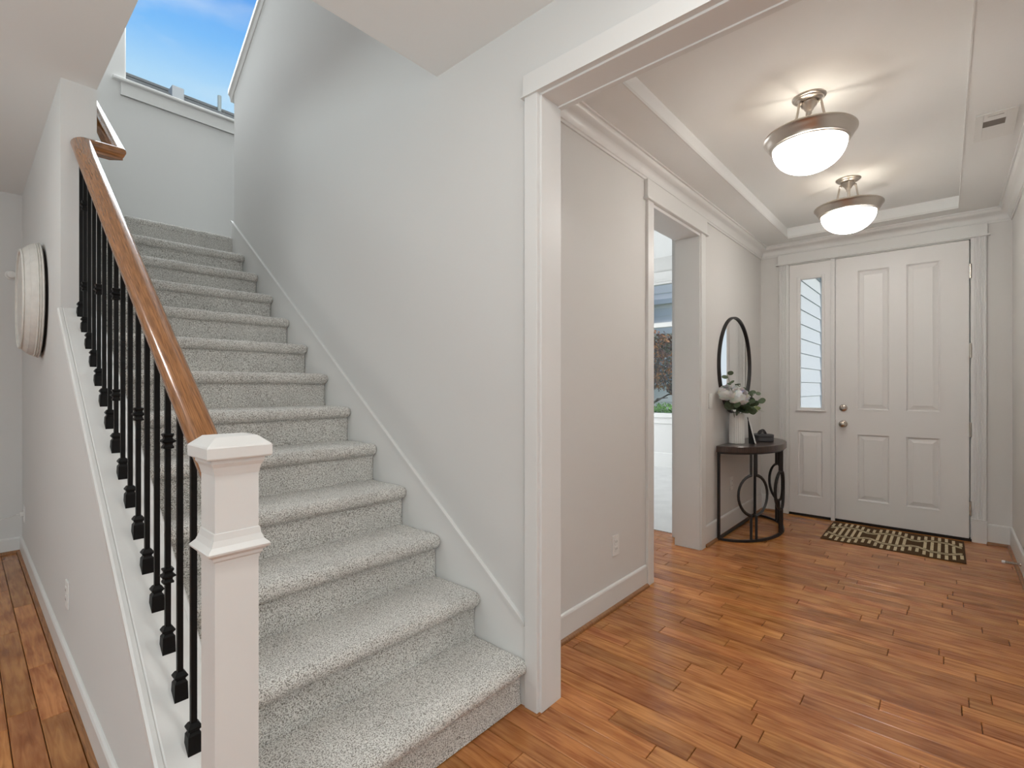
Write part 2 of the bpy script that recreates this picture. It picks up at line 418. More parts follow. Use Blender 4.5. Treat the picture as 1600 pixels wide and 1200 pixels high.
lw = MB()   # landing wall with the high window
lw.box(.443, .96, 5.4, 5.6, 0, 5.8).box(2.3, 2.75, 5.4, 5.6, 0, 5.8).box(.96, 2.3, 5.4, 5.6, 0, 3.92).box(.96, 2.3, 5.4, 5.6, 5.6, 5.8)
struct('wall_landing', lw, WALL)
struct('wall_stairwell', MB().box(2.65, 2.75, 1.66, 5.4, 0, 5.8).box(.443, 2.65, 1.66, 1.78, ZC+.25, 5.8).box(1.58, 2.65, 1.66, 1.78, 0, 2.96), WALL)
struct('landing_floor', MB().box(.443, 2.65, 4.335, 5.4, 2.3, 2.44), CARPET)
rw = MB()
rw.box(-4.2, -4.0, -4.2, 5.5, 0, .45).box(-4.2, -4.0, -4.2, 5.5, 2.45, ZC).box(-4.2, -4.0, -4.2, -.8, .45, 2.45).box(-4.2, -4.0, 2.8, 5.5, .45, 2.45)
struct('wall_side', rw, WALL)
rw = MB().box(-4.2, 1.48, -4.2, -4.0, 0, .45).box(-4.2, 1.48, -4.2, -4.0, 2.45, ZC).box(-4.2, -2.6, -4.2, -4.0, .45, 2.45).box(.8, 1.48, -4.2, -4.0, .45, 2.45)
struct('wall_rear', rw, WALL)
# foyer walls
fw = MB().box(1.58, 2.93, YF, 1.567, 0, 2.8).box(3.755, 5.56, YF, 1.567, 0, 2.8).box(2.93, 3.755, YF, 1.567, 2.42, 2.8)
struct('wall_foyer_left', fw, FOYW)
struct('wall_foyer_right', MB().box(1.58, 5.56, YR-.15, YR, 0, 2.8), FOYW)
fr = MB().box(XD, 5.56, 1.16, YF, 0, 2.8).box(XD, 5.56, YR, -.165, 0, 2.8).box(XD, 5.56, -.165, 1.16, 2.46, 2.8)
struct('wall_front', fr, FOYW)
struct('wall_front_room', MB().box(7.2, 7.32, 1.2, 3.06, 0, 3.3).box(7.2, 7.32, 4.5, 5.3, 0, 3.3).box(7.2, 7.32, 3.06, 4.5, 0, .80).box(7.2, 7.32, 3.06, 4.5, 2.87, 3.3), WALL)
struct('wall_front_room_end', MB().box(2.65, 4.1, 5.2, 5.35, 0, 3.3).box(6.9, 7.3, 5.2, 5.35, 0, 3.3).box(4.1, 6.9, 5.2, 5.35, 0, .6).box(4.1, 6.9, 5.2, 5.35, 2.5, 3.3), WALL)
struct('wall_passage', MB().box(3.925, 4.02, 1.567, 1.70, 0, 3.25).box(3.925, 4.02, 3.6, 5.2, 0, 3.25).box(2.75, 3.925, 3.6, 3.7, 0, 3.25), TRIM)
struct('wall_front_room_side', MB().box(2.65, 7.3, 1.56, 1.57, 2.5, 3.3).box(4.02, 5.56, 1.567, 1.60, 0, 3.3), WALL)

# ------------------------------------------------------------------ trim
# casing of the big opening: narrow face on the stair side, wide jamb
oc = MB().box(1.458, 1.482, 1.165, 1.228, 0, 2.385, b=.003)
struct('trim_2', oc, TRIM)
struct('trim_3', MB().box(1.474, 1.60, 1.155, 1.172, 0, 2.372, b=.002).box(1.58, 1.604, 1.165, 1.30, 0, 2.372), TRIM)
struct('trim_4', MB().box(1.456, 1.482, -.45, 1.236, 2.377, 2.462, b=.003).box(1.449, 1.479, -.449, 1.242, 2.374, 2.3795), TRIM)
struct('trim_5', MB().box(1.474, 1.60, -.33, 1.165, 2.366, 2.384, b=.002), TRIM)
struct('trim_6', MB().box(1.58, 1.604, -.39, 1.41, 2.36, 2.46), TRIM)
struct('trim_7', MB().box(1.458, 1.604, -.345, -.33, 0, 2.372), TRIM)
# stair skirt board with a bead
sk = lambda y: -.575+.729*y
struct('trim_8', MB().prism([(1.229, 0), (4.36, 0), (4.36, sk(4.36)), (1.229, sk(1.229))], 'x', 1.466, XS), TRIM)
struct('trim_9', MB().prism([(1.232, sk(1.232)-.012), (4.36, sk(4.36)-.012), (4.36, sk(4.36)+.003), (1.232, sk(1.232)+.003)], 'x', 1.460, 1.467), TRIM)
# knee wall cap with bead lines, apron and inner face
cp = lambda y: CAP0+M*y
ya, yb = 1.172, 3.104
def slope_board(x0, x1, d0, d1, a=ya, b=yb):
    return MB().prism([(a, cp(a)+d0), (b, cp(b)+d0), (b, cp(b)+d1), (a, cp(a)+d1)], 'x', x0, x1)
def slope_sweep(prof, a=ya, b=yb):
    return MB().sweep([(0, a, cp(a)), (0, b, cp(b))], [(-x, z) for x, z in prof])
struct('trim_10', slope_sweep([(.300, -.030), (.300, -.006), (.306, 0), (.316, .0), (.319, -.003), (.322, 0), (.440, 0), (.443, -.003), (.446, 0), (.453, 0), (.457, -.005), (.457, -.030)]), TRIM)
struct('trim_11', slope_sweep([(.303, -.046), (.303, -.030), (.313, -.030), (.313, -.060), (.308, -.060)]), TRIM)
struct('trim_12', slope_board(.443, .450, -.40, -.03), TRIM)
struct('trim_13', MB().box(.420, .450, 1.172, 1.232, 0, .19), TRIM)
# sloped cap on the upper pony wall
struct('trim_14', MB().sweep([(1.53, 4.40, top(4.335)-.03), (1.53, 1.9, top(1.9)+.02)], [(-.075, -.005), (-.075, .03), (.075, .03), (.075, -.005), (.062, -.022), (.055, -.06), (-.055, -.06), (-.062, -.022)]), TRIM)
# landing window stool and apron
struct('trim_15', MB().box(.87, 2.4, 5.352, 5.56, 3.915, 3.94, b=.006).box(.93, 2.36, 5.384, 5.40, 3.80, 3.915, b=.004).box(.93, 2.36, 5.376, 5.40, 3.80, 3.812), TRIM)
# baseboards with oak shoe moulding
BBP = [(0, 0), (.013, 0), (.013, .122), (.010, .13), (.004, .134), (0, .134)]
BBL = [(0, 0), (.014, 0), (.014, .104), (.010, .112), (.004, .116), (0, .116)]
BBF = [(0, 0), (.013, 0), (.013, .148), (.010, .156), (.004, .16), (0, .16)]
SHP = [(.013, 0), (.030, 0), (.029, .008), (.024, .015), (.013, .019)]
def base(n, path, prof=BBP, shoe=True):
    struct('baseboard_'+n, MB().sweep(path, prof), TRIM)
    if shoe: struct('trim_shoe_'+n, MB().sweep(path, SHP), OAKSHOE, smooth=True)
base('foyer_left', [(2.852, YF, 0), (1.604, YF, 0)][::-1][::-1])
base('foyer_corner', [(XD, 1.255, 0), (XD, YF, 0), (3.842, YF, 0)], BBF)
base('foyer_right', [(1.6, YR, 0), (XD, YR, 0), (XD, -.245, 0)], BBF)
base('left', [(.312, 1.16, 0), (.312, 5.25, 0), (-4.0, 5.25, 0)], BBL)
base('front_room', [(7.2, 1.57, 0), (7.2, 5.2, 0)], [(0, 0), (.015, 0), (.015, .22), (0, .23)], False)
# crown moulding round the foyer
CR = [(0, -.105), (.008, -.105), (.010, -.094), (.016, -.090), (.018, -.078), (.026, -.060), (.040, -.044), (.056, -.036), (.062, -.026), (.066, -.022), (.068, -.010), (.078, -.008), (.080, 0), (0, 0)]
struct('trim_16', MB().sweep([(1.6, YR, ZF), (XD, YR, ZF), (XD, YF, ZF), (1.6, YF, ZF)], CR), TRIM, smooth=True)
# casing of the opening in the left foyer wall
struct('trim_17', MB().box(2.855, 2.935, YF-.02, YF, 0, 2.425, b=.003).box(3.752, 3.836, YF-.02, YF, 0, 2.425, b=.003), TRIM)
struct('trim_18', MB().box(2.925, 2.945, YF-.005, 1.60, 0, 2.42, b=.002).box(3.742, 3.760, YF-.008, 1.60, 0, 2.42, b=.002).box(2.93, 3.755, YF-.008, 1.60, 2.40, 2.42), TRIM)
struct('trim_19', MB().box(2.838, 3.855, YF-.026, YF, 2.425, 2.548, b=.003).box(2.825, 3.872, YF-.036, YF, 2.420, 2.434, b=.004), TRIM)

# ------------------------------------------------------------------ front door unit
def raised(mb, x, y0, y1, z0, z1, t):
    """raised field panel facing -X: bevelled frustum rising from plane x to x-t"""
    b = .034
    V = [(x, y0, z0), (x, y1, z0), (x, y1, z1), (x, y0, z1)]+[(x-t*.85, y0+b, z0+b), (x-t*.85, y1-b, z0+b), (x-t*.85, y1-b, z1-b), (x-t*.85, y0+b, z1-b)]
    V += [(x-t, y0+b+.002, z0+b+.002), (x-t, y1-b-.002, z0+b+.002), (x-t, y1-b-.002, z1-b-.002), (x-t, y0+b+.002, z1-b-.002)]
    F = [(8, 9, 10, 11)]+[(r+k, r+(k+1) % 4, r+4+(k+1) % 4, r+4+k) for r in (0, 4) for k in range(4)]
    mb.add(V, F)
def sticking(mb, x, y0, y1, z0, z1, d=.014, wv=.016):
    """moulding between the face of the door and the recessed panel bed"""
    rings = [(0, 0), (.0, -.004), (wv*.35, -.003), (wv*.5, d*.45), (wv, d)]
    V = []
    for o_, dx in rings: V += [(x+dx, y0+o_, z0+o_), (x+dx, y1-o_, z0+o_), (x+dx, y1-o_, z1-o_), (x+dx, y0+o_, z1-o_)]
    mb.add(V, [(r*4+k, r*4+(k+1) % 4, r*4+4+(k+1) % 4, r*4+4+k) for r in range(len(rings)-1) for k in range(4)])
def leaf(name, x, y0, y1, z0, z1, holes, parent, bed=True, kind=None):
    """stile-and-rail leaf with rectangular holes; holes listed (ya,yb,za,zb)"""
    mb = MB()
    ys = sorted({y0, y1, *[h[0] for h in holes], *[h[1] for h in holes]}); zs = sorted({z0, z1, *[h[2] for h in holes], *[h[3] for h in holes]})
    vid = {}; V = []; F = []
    def v(a, b):
        if (a, b) not in vid: vid[(a, b)] = len(V); V.append((x, a, b))
        return vid[(a, b)]
    for i in range(len(ys)-1):
        for j in range(len(zs)-1):
            cy, cz = (ys[i]+ys[i+1])/2, (zs[j]+zs[j+1])/2
            if any(h[0] < cy < h[1] and h[2] < cz < h[3] for h in holes): continue
            F.append((v(ys[i], zs[j]), v(ys[i+1], zs[j]), v(ys[i+1], zs[j+1]), v(ys[i], zs[j+1])))
    mb.add(V, F)
    for h in holes: sticking(mb, x, *h)
    # edges
    mb.add([(x, y0, z0), (x, y1, z0), (x, y1, z1), (x, y0, z1), (x+.044, y0, z0), (x+.044, y1, z0), (x+.044, y1, z1), (x+.044, y0, z1)],
           [(0, 1, 5, 4), (1, 2, 6, 5), (2, 3, 7, 6), (3, 0, 4, 7)] + ([(4, 5, 6, 7)] if bed else []))
    return obj(name, mb.V, mb.F, DOORP, parent, (x, y0, z0), kind=kind)
DX = 5.412
DR = thing('door_1', '', '', (DX, -.147, 0), kind='structure')
holes = [(.365, .600, 1.035, 2.305), (.028, .256, 1.035, 2.305), (.365, .600, .212, .820), (.028, .256, .212, .820)]
leaf('door_slab', DX, -.145, .766, .022, 2.437, holes, DR)
for h in holes:
    mb = MB(); raised(mb, DX+.0145, h[0]+.014, h[1]-.014, h[2]+.014, h[3]-.014, .0135)
    obj('raised_panel', mb.V, mb.F, DOORP, DR, (DX, h[0], h[2]))
for z in (.212, .847, 1.487, 2.128):
    hg = BX(DX-.010, DX+.004, -.158, -.146, z, z+.108)
    hg.lathe((DX-.008, -.152, z-.004), [(.0075, 0), (.0075, .116)], 12)
    hg.make('hinge', CHROME, DR, (DX, -.15, z), smooth=True)
def xlathe(mb, x, y, z, prof, n=28):
    """turned about an axis along -X: prof (radius, distance towards the viewer)"""
    V = []; F = []
    for r, d in prof:
        for k in range(n): a = 2*PI*k/n; V.append((x-d, y+r*math.cos(a), z+r*math.sin(a)))
    for i in range(len(prof)-1):
        for k in range(n): F.append((i*n+k, i*n+(k+1) % n, (i+1)*n+(k+1) % n, (i+1)*n+k))
    F.append(tuple(range(n))); F.append(tuple((len(prof)-1)*n+k for k in range(n)))
    return mb.add(V, F)
k = xlathe(MB(), DX, .705, .905, [(.033, 0), (.033, .004), (.028, .009), (.012, .011), (.011, .028), (.018, .034), (.027, .042), (.030, .052), (.027, .062), (.018, .068), (.004, .070)])
k.make('door_knob', CHROME, DR, (DX, .705, .905), smooth='all')
k = xlathe(MB(), DX, .705, 1.052, [(.033, 0), (.033, .006), (.029, .013), (.014, .016), (.013, .017)])
k.box(DX-.030, DX-.016, .701, .709, 1.036, 1.068, b=.002)
k.make('deadbolt', CHROME, DR, (DX, .705, 1.052), smooth=True)
BX(DX-.002, DX+.004, .766, .772, .87, .94).make('latch_plate', CHROME, DR, (DX, .77, .9))
# sidelight
SL = thing('window_1', '', '', (DX, .80, 0), kind='structure')
gh = (.862, 1.068, 1.032, 2.300); lh = (.866, 1.078, .190, .828)
leaf('window_frame', DX, .802, 1.148, .022, 2.437, [gh, lh], SL, bed=False)
mb = MB(); raised(mb, DX+.0115, lh[0]+.014, lh[1]-.014, lh[2]+.014, lh[3]-.014, .0135)
obj('raised_panel', mb.V, mb.F, DOORP, SL, (DX, .866, .19))
BX(DX+.01, DX+.04, .86, 1.08, .18, .84).make('panel_bed', DOORP, SL, (DX, .9, .2))
BX(DX+.018, DX+.024, .872, 1.058, 1.04, 2.29).make('pane', GLASS, SL, (DX, .9, 1.1))
gb = MB()
for a in ((.850, .876, 1.02, 2.312), (1.054, 1.080, 1.02, 2.312), (.876, 1.054, 1.02, 1.044), (.876, 1.054, 2.286, 2.312)): gb.box(DX-.008, DX+.016, *a, b=.004)
gb.make('glazing_bead', DOORP, SL, (DX, .85, 1.02))
BX(DX-.016, DX+.004, .838, 1.092, 1.012, 1.024, b=.003).make('sill_ledge', DOORP, SL, (DX, .85, 1.02))
# jambs, mullion, threshold, fluted casings
struct('trim_20', MB().box(XD-.03, 5.56, .768, .800, 0, 2.445, b=.003).box(XD-.012, 5.56, 1.150, 1.165, 0, 2.445).box(XD-.012, 5.56, -.170, -.160, 0, 2.445).box(XD-.012, 5.56, -.165, 1.16, 2.441, 2.46).box(XD-.012, XD+.01, -.160, -.153, .01, 2.44), TRIM)
struct('trim_26', MB().box(XD+.042, 5.55, -.168, -.130, 0, 2.45).box(XD+.042, 5.55, -.13, .77, 2.425, 2.455).box(XD+.042, 5.55, .752, .785, .02, 2.43), TRIM)
struct('trim_21', MB().box(XD-.018, 5.62, -.160, 1.15, 0, .020), DARKGAP)
def fluted(n, y0, y1):
    wd = y1-y0; P = [(0, 0)]
    pts = [(0, 0), (0, .018), (wd*.08, .020)]
    nf = 5; a = wd*.14; fwid = (wd-2*a)/nf
    for i in range(nf):
        s_ = a+fwid*i
        pts += [(s_+.1*fwid, .020), (s_+.28*fwid, .0165), (s_+.5*fwid, .0150), (s_+.72*fwid, .0165), (s_+.9*fwid, .020)]
    pts += [(wd*.92, .020), (wd, .018), (wd, 0)]
    mb = MB().prism([(XD-b, y0+a_) for a_, b in pts], 'z', .186, 2.452)
    mb.box(XD-.026, XD, y0-.004, y1+.004, 0, .166, b=.002).box(XD-.030, XD, y0-.006, y1+.006, .166, .172).box(XD-.024, XD, y0-.002, y1+.002, .172, .180).box(XD-.029, XD, y0-.005, y1+.005, .180, .187)
    struct(n, mb, TRIM)
fluted('trim_22', 1.158, 1.240); fluted('trim_23', -.245, -.163)
struct('trim_24', MB().box(XD-.026, XD, -.252, 1.248, 2.452, 2.548, b=.003).box(XD-.040, XD, -.268, 1.264, 2.447, 2.460, b=.004), TRIM)

# front room window
FW = thing('window_2', '', '', (7.2, 3.06, .8), kind='structure')
f = MB()
for a in ((3.06, 3.105, .8, 2.88), (4.455, 4.5, .8, 2.88), (3.06, 4.5, .8, .84), (3.06, 4.5, 2.84, 2.88), (3.06, 4.5, 2.17, 2.24)): f.box(7.20, 7.30, *a, b=.004)
f.box(7.19, 7.30, 3.75, 3.80, .8, 2.88)
f.make('window_frame', TRIM, FW, (7.2, 3.06, .8))
BX(7.25, 7.256, 3.1, 4.46, .84, 2.18).make('pane', GLASS, FW, (7.25, 3.1, .84)); BX(7.25, 7.256, 3.1, 4.46, 2.23, 2.85).make('pane', GLASS, FW, (7.25, 3.1, 2.2))
struct('trim_25', MB().box(7.18, 7.2, 2.97, 3.06, .76, 2.88, b=.003).box(7.18, 7.2, 4.5, 4.59, .76, 2.88).box(7.176, 7.2, 2.95, 4.61, 2.88, 3.02, b=.003).box(7.165, 7.2, 2.94, 4.62, 2.872, 2.888).box(7.14, 7.3, 2.95, 4.61, .775, .805, b=.004).box(7.18, 7.2, 2.97, 4.59, .68, .775, b=.003), TRIM)
# landing window
LWN = thing('window_3', '', '', (.96, 5.5, 3.94), kind='structure')
f = MB()
for a in ((.96, .985, 3.94, 5.6), (2.275, 2.3, 3.94, 5.6), (.96, 2.3, 5.57, 5.6), (.96, 2.3, 3.94, 3.955)): f.box(a[0], a[1], 5.50, 5.56, a[2], a[3])
f.make('window_frame', TRIM, LWN, (.96, 5.5, 3.94))
BX(.98, 2.28, 5.528, 5.533, 3.95, 5.58).make('pane', GLASS, LWN, (.96, 5.5, 3.94))

# ------------------------------------------------------------------ staircase
ST = thing('staircase', 'carpeted staircase with pale grey pile steps rising to a landing', 'stairs', (.95, 1.21, 0))
def step_profile(i, fine):
    yn, z = nose(i)
    zb = 0.004 if i == 0 else z-RISE
    pts = [(yn+.034, zb), (yn+.034, z-.066), (yn+.030, z-.062)]
    for a in range(0, 181, 15):
        t = math.radians(a); pts.append((yn+.031-.031*math.sin(t), z-.031-.031*math.cos(t)))
    pts.append((yn+RUN+.036, z))
    return pts
def resample(pts, d):
    out = [pts[0]]
    for a, b in zip(pts, pts[1:]):
        n = max(1, round(math.dist(a, b)/d))
        for k in range(1, n+1): out.append((a[0]+(b[0]-a[0])*k/n, a[1]+(b[1]-a[1])*k/n))
    return out
XL, XR = .452, 1.465
for i in range(13):
    d = .0045 if i < 3 else (.006 if i < 6 else .010)
    pr = resample(step_profile(i, True), d); m = len(pr)
    nx = int((XR-XL)/d); V = []; F = []
    nr = []
    for k in range(m):
        a = pr[max(k-1, 0)]; b = pr[min(k+1, m-1)]; t = Vector((b[0]-a[0], b[1]-a[1])).normalized(); nr.append((-t.y, t.x))
    for k in range(m):
        y, z = pr[k]; ny, nz_ = nr[k]
        for j in range(nx+1):
            x = XL+(XR-XL)*j/nx
            p = Vector((x, y, z))
            h = noise.noise(p*165)*.0034+noise.noise(p*70)*.0018+noise.noise(p*14)*.0022
            e = min(j, nx-j)*d
            if e < .018: h -= .007*(1-e/.018)**2
            if k == 0: h = 0
            V.append((x, y+ny*h, z+nz_*h))
    for k in range(m-1):
        for j in range(nx): F.append((k*(nx+1)+j, (k+1)*(nx+1)+j, (k+1)*(nx+1)+j+1, k*(nx+1)+j+1))
    # closed ends and underside so that the step is a solid
    n0 = len(V)
    yn, zt = nose(i); zb = 0.0 if i == 0 else zt-RISE
    back = pr[-1]
    V += [(XL, back[0], zb), (XR, back[0], zb)]
    F.append([k*(nx+1) for k in range(m)][::-1]+[n0]); F.append([k*(nx+1)+nx for k in range(m)]+[n0+1])
    obj('carpeted_step', V, F, CARPET, ST, (.95, yn, zb), smooth='all')

# ------------------------------------------------------------------ railing
RL = thing('stair_railing', 'open stair railing with black iron balusters, oak handrail and white newel post', 'railing', (.378, 1.129, 0))
nc = (.3775, 1.129, 0)
mb = MB().lathe(nc, [(.0415, 0), (.0415, 1.10)], square=True)
NW = mb.make('newel_post', TRIM, RL, nc)
MB().lathe(nc, [(.042, 1.070), (.0435, 1.078), (.046, 1.088), (.0505, 1.096), (.0505, 1.103), (.0600, 1.105), (.0615, 1.108), (.0615, 1.128), (.0595, 1.131), (.040, 1.148), (.001, 1.150)], square=True).make('post_cap', TRIM, NW, (nc[0], nc[1], 1.07))
MB().lathe(nc, [(.042, .890), (.0425, .898), (.047, .902), (.048, .908), (.0585, .916), (.0595, .920), (.050, .930), (.0455, .942), (.0435, .955), (.042, .956)], square=True).make('post_collar', TRIM, NW, (nc[0], nc[1], .89))
# handrail profile (across, up), bottom at 0
RP = [(-.022, 0), (.022, 0), (.022, .010), (.026, .016), (.029, .024), (.033, .032), (.0335, .042), (.030, .052), (.022, .060), (.011, .0645), (0, .066), (-.011, .0645), (-.022, .060), (-.030, .052), (-.0335, .042), (-.033, .032), (-.029, .024), (-.026, .016), (-.022, .010)]
RB = .138
XB = .379
y1r = 3.068; zr = RB+M*y1r
x2r = .512
HR = MB().sweep([(XB, 1.168, RB+M*1.168), (XB, y1r, zr), (XB+.0005, y1r+.0005, zr)][:2], RP)
# mitred corner: run, level return, upper run as three meshes
def railrun(a, b, cut0=None, cut1=None):
    return a
full = MB().sweep([(XB, 1.168, RB+M*1.168), (XB, y1r, zr), (x2r, y1r, zr), (x2r, 4.5, zr+M*(4.5-y1r))], RP)
m_ = len(RP)
def part_of(i, name, mt):
    V = full.V[i*m_:(i+2)*m_]
    F = [(k, (k+1) % m_, (k+1) % m_+m_, k+m_) for k in range(m_)]+[tuple(range(m_))[::-1], tuple(range(m_, 2*m_))]
    q = MB().add(V, F); return q.make(name, mt, RL, V[0], smooth=True)
part_of(0, 'handrail', OAK)
part_of(1, 'handrail_return', OAKX)
part_of(2, 'handrail', OAK)['label'] = 'upper length of handrail catching window glare'
for yb_ in (3.6, 4.2):
    zz = zr+M*(yb_-y1r)
    MB().tube([(.443, yb_, zz-.06), (.48, yb_, zz-.055), (.508, yb_, zz-.03), (.512, yb_, zz+.002)], .006).make('rail_bracket', CHROME, RL, (.5, yb_, zz), smooth=True)
# balusters
HB = RB-CAP0   # bar length between cap plane and underside of rail
bar = None
def baluster_parts():
    b = .0064; s_ = M*b
    V = [(sx*b, sy*b, sy*s_-.004) for sx, sy in ((-1, -1), (1, -1), (1, 1), (-1, 1))]+[(sx*b, sy*b, HB+sy*s_+.004) for sx, sy in ((-1, -1), (1, -1), (1, 1), (-1, 1))]
    barm = MB().add(V, [(3, 2, 1, 0), (4, 5, 6, 7), (0, 1, 5, 4), (1, 2, 6, 5), (2, 3, 7, 6), (3, 0, 4, 7)])
    h = .0155; q = M*h
    base = MB()
    V = [(sx*h, sy*h, sy*q-.002) for sx, sy in ((-1, -1), (1, -1), (1, 1), (-1, 1))]+[(sx*h*.93, sy*h*.93, .034) for sx, sy in ((-1, -1), (1, -1), (1, 1), (-1, 1))]
    base.add(V, [(3, 2, 1, 0), (4, 5, 6, 7), (0, 1, 5, 4), (1, 2, 6, 5), (2, 3, 7, 6), (3, 0, 4, 7)])
    base.lathe((0, 0, 0), [(.0144, .034), (.0105, .040), (.0105, .043), (.0150, .049), (.0150, .052), (.0095, .061), (.0075, .062)], square=True)
    kn = MB().lathe((0, 0, 0), [(.0070, -.0215), (.0120, -.0200), (.0125, -.0160), (.0095, -.0100), (.0100, -.0060), (.0160, -.0015), (.0160, .0015), (.0100, .0060), (.0095, .0100), (.0125, .0160), (.0120, .0200), (.0070, .0215)], square=True)
    topc = MB().lathe((0, 0, 0), [(.0085, -.016), (.0115, -.012), (.0115, -.006), (.0085, -.002), (.0090, .008)], square=True)
    return barm, base, kn, topc
barm, bs, kn, tpc = baluster_parts()
def mkmesh(mb, name):
    me = bpy.data.meshes.new(name); me.from_pydata(mb.V, [], mb.F); me.materials.append(BLACK)
    b_ = bmesh.new(); b_.from_mesh(me); bmesh.ops.recalc_face_normals(b_, faces=b_.faces[:]); b_.to_mesh(me); b_.free(); return me
MBAR, MSH, MKN, MTP = mkmesh(barm, 'baluster'), mkmesh(bs, 'baluster_shoe'), mkmesh(kn, 'knuckle'), mkmesh(tpc, 'top_ferrule')
for i in range(16):
    y = 1.379+.112*i
    o = bpy.data.objects.new('baluster', MBAR); COL.objects.link(o); o.parent = RL
    o.location = Vector((XB, y, cp(y)))-wloc(RL)
    q = bpy.data.objects.new('baluster_shoe', MSH); COL.objects.link(q); q.parent = o
    q = bpy.data.objects.new('top_ferrule', MTP); COL.objects.link(q); q.parent = o; q.location = (0, 0, HB-.004)
    for z in ({2: (.20, .57), 5: (.387,)}.get(i % 6, ())):
        q = bpy.data.objects.new('knuckle', MKN); COL.objects.link(q); q.parent = o; q.location = (0, 0, z)

# ------------------------------------------------------------------ ceiling lamps
def ceiling_lamp(x, y, label, turn):
    t = thing('ceiling_light', label, 'ceiling light', (x, y, ZT), 'semi-flush ceiling lights in the foyer')
    c_ = (x, y, ZT)
    MB().lathe(c_, [(.077, 0), (.077, -.004), (.073, -.009), (.066, -.011), (.064, -.016), (.052, -.019), (.048, -.024), (.020, -.025)], 40).make('canopy', NICKEL, t, c_, smooth=True)
    MB().lathe(c_, [(.036, -.022), (.040, -.032), (.036, -.044), (.024, -.056), (.020, -.066), (.013, -.074), (.013, -.084), (.007, -.092), (.0055, -.230), (.012, -.235)], 24).make('stem', NICKEL, t, c_, smooth=True)
    for k in range(3):
        a = turn+k*2*PI/3; pts = []
        for r, z in ((.040, -.028), (.050, -.032), (.058, -.046), (.062, -.070), (.070, -.110), (.086, -.150), (.108, -.178), (.130, -.192)):
            pts.append((x+r*math.cos(a), y+r*math.sin(a), ZT+z))
        MB().tube(pts, .006, 8).make('arm', NICKEL, t, pts[0], smooth='all')
        MB().lathe((x+.052*math.cos(a), y+.052*math.sin(a), ZT-.036), [(.004, .008), (.009, .004), (.010, 0), (.008, -.006), (.004, -.009)], 12).make('arm_knob', NICKEL, t, (x, y, ZT-.03), smooth=True)
    rim = [(.126, -.190), (.150, -.188), (.206, -.190), (.211, -.196), (.211, -.202), (.205, -.207), (.200, -.216), (.192, -.232), (.182, -.244), (.181, -.250), (.174, -.253), (.172, -.258), (.166, -.258), (.166, -.250), (.196, -.206), (.196, -.196), (.150, -.194), (.126, -.196)]
    mb = MB().lathe(c_, rim+[rim[0]], 64, caps=False); mb.make('rim', NICKEL, t, (x, y, ZT-.2), smooth=True)
    # three spokes carrying the rim
    bowl = [(.168, -.250)]
    for k in range(1, 13):
        a = PI/2*k/12; bowl.append((.168*math.cos(a), -.252-.135*math.sin(a)))
    mb = MB().lathe(c_, bowl, 56, caps=False); mb.make('glass_bowl', LAMPG, t, (x, y, ZT-.26), smooth='all')
    for k in range(2):
        a = turn+.5+k*PI; bx, by = x+.06*math.cos(a), y+.06*math.sin(a)
        MB().lathe((bx, by, ZT-.262), [(.012, .0), (.024, .012), (.030, .030), (.024, .052), (.012, .062), (.012, .08)], 16).make('bulb', BULB, t, (bx, by, ZT-.26), smooth='all')
        l_ = lamp('bulb_light', 'POINT', (bx, by, ZT-.225), 1.5, (1, .88, .74), radius=.012); l_.data.cycles.cast_shadow = True if hasattr(l_.data, 'cycles') else True
BULB = newmat('bulb_glow')[0]
bn = BULB.node_tree.nodes; bb = bn['Principled BSDF']; bb.inputs['Emission Color'].default_value = (1, .9, .75, 1); bb.inputs['Emission Strength'].default_value = 3
bb.inputs['Alpha'].default_value = .25
ceiling_lamp(2.915, .528, 'brushed nickel semi-flush ceiling light with glass bowl nearest the wide opening', .35)
ceiling_lamp(4.255, .525, 'brushed nickel semi-flush ceiling light with glass bowl nearest the front door', 1.25)

# ------------------------------------------------------------------ small fixtures
def E(): pass
v = thing('air_vent', 'small white rectangular vent plate on the foyer ceiling beside the tray', 'vent', (3.67, -.195, ZF))
fr = MB().box(3.49, 3.85, -.275, -.12, ZF-.010, ZF, b=.003)
vb = MB()
for a in ((3.49, 3.85, -.150, -.118), (3.49, 3.85, -.278, -.236), (3.49, 3.585, -.236, -.150), (3.665, 3.85, -.236, -.150)): vb.box(a[0], a[1], a[2], a[3], ZF-.006, ZF, b=.0015)
vb.make('plate', WHITE, v, (3.67, -.195, ZF))
BX(3.58, 3.67, -.24, -.146, ZF-.004, ZF-.001).make('recess', mat('vent_dark', (.20, .18, .16), .8), v, (3.62, -.2, ZF))
BX(3.525, 3.528, -.225, -.165, ZF-.0075, ZF-.006).make('slot', mat('vent_slot', (.3, .28, .26), .8), v, (3.62, -.2, ZF))

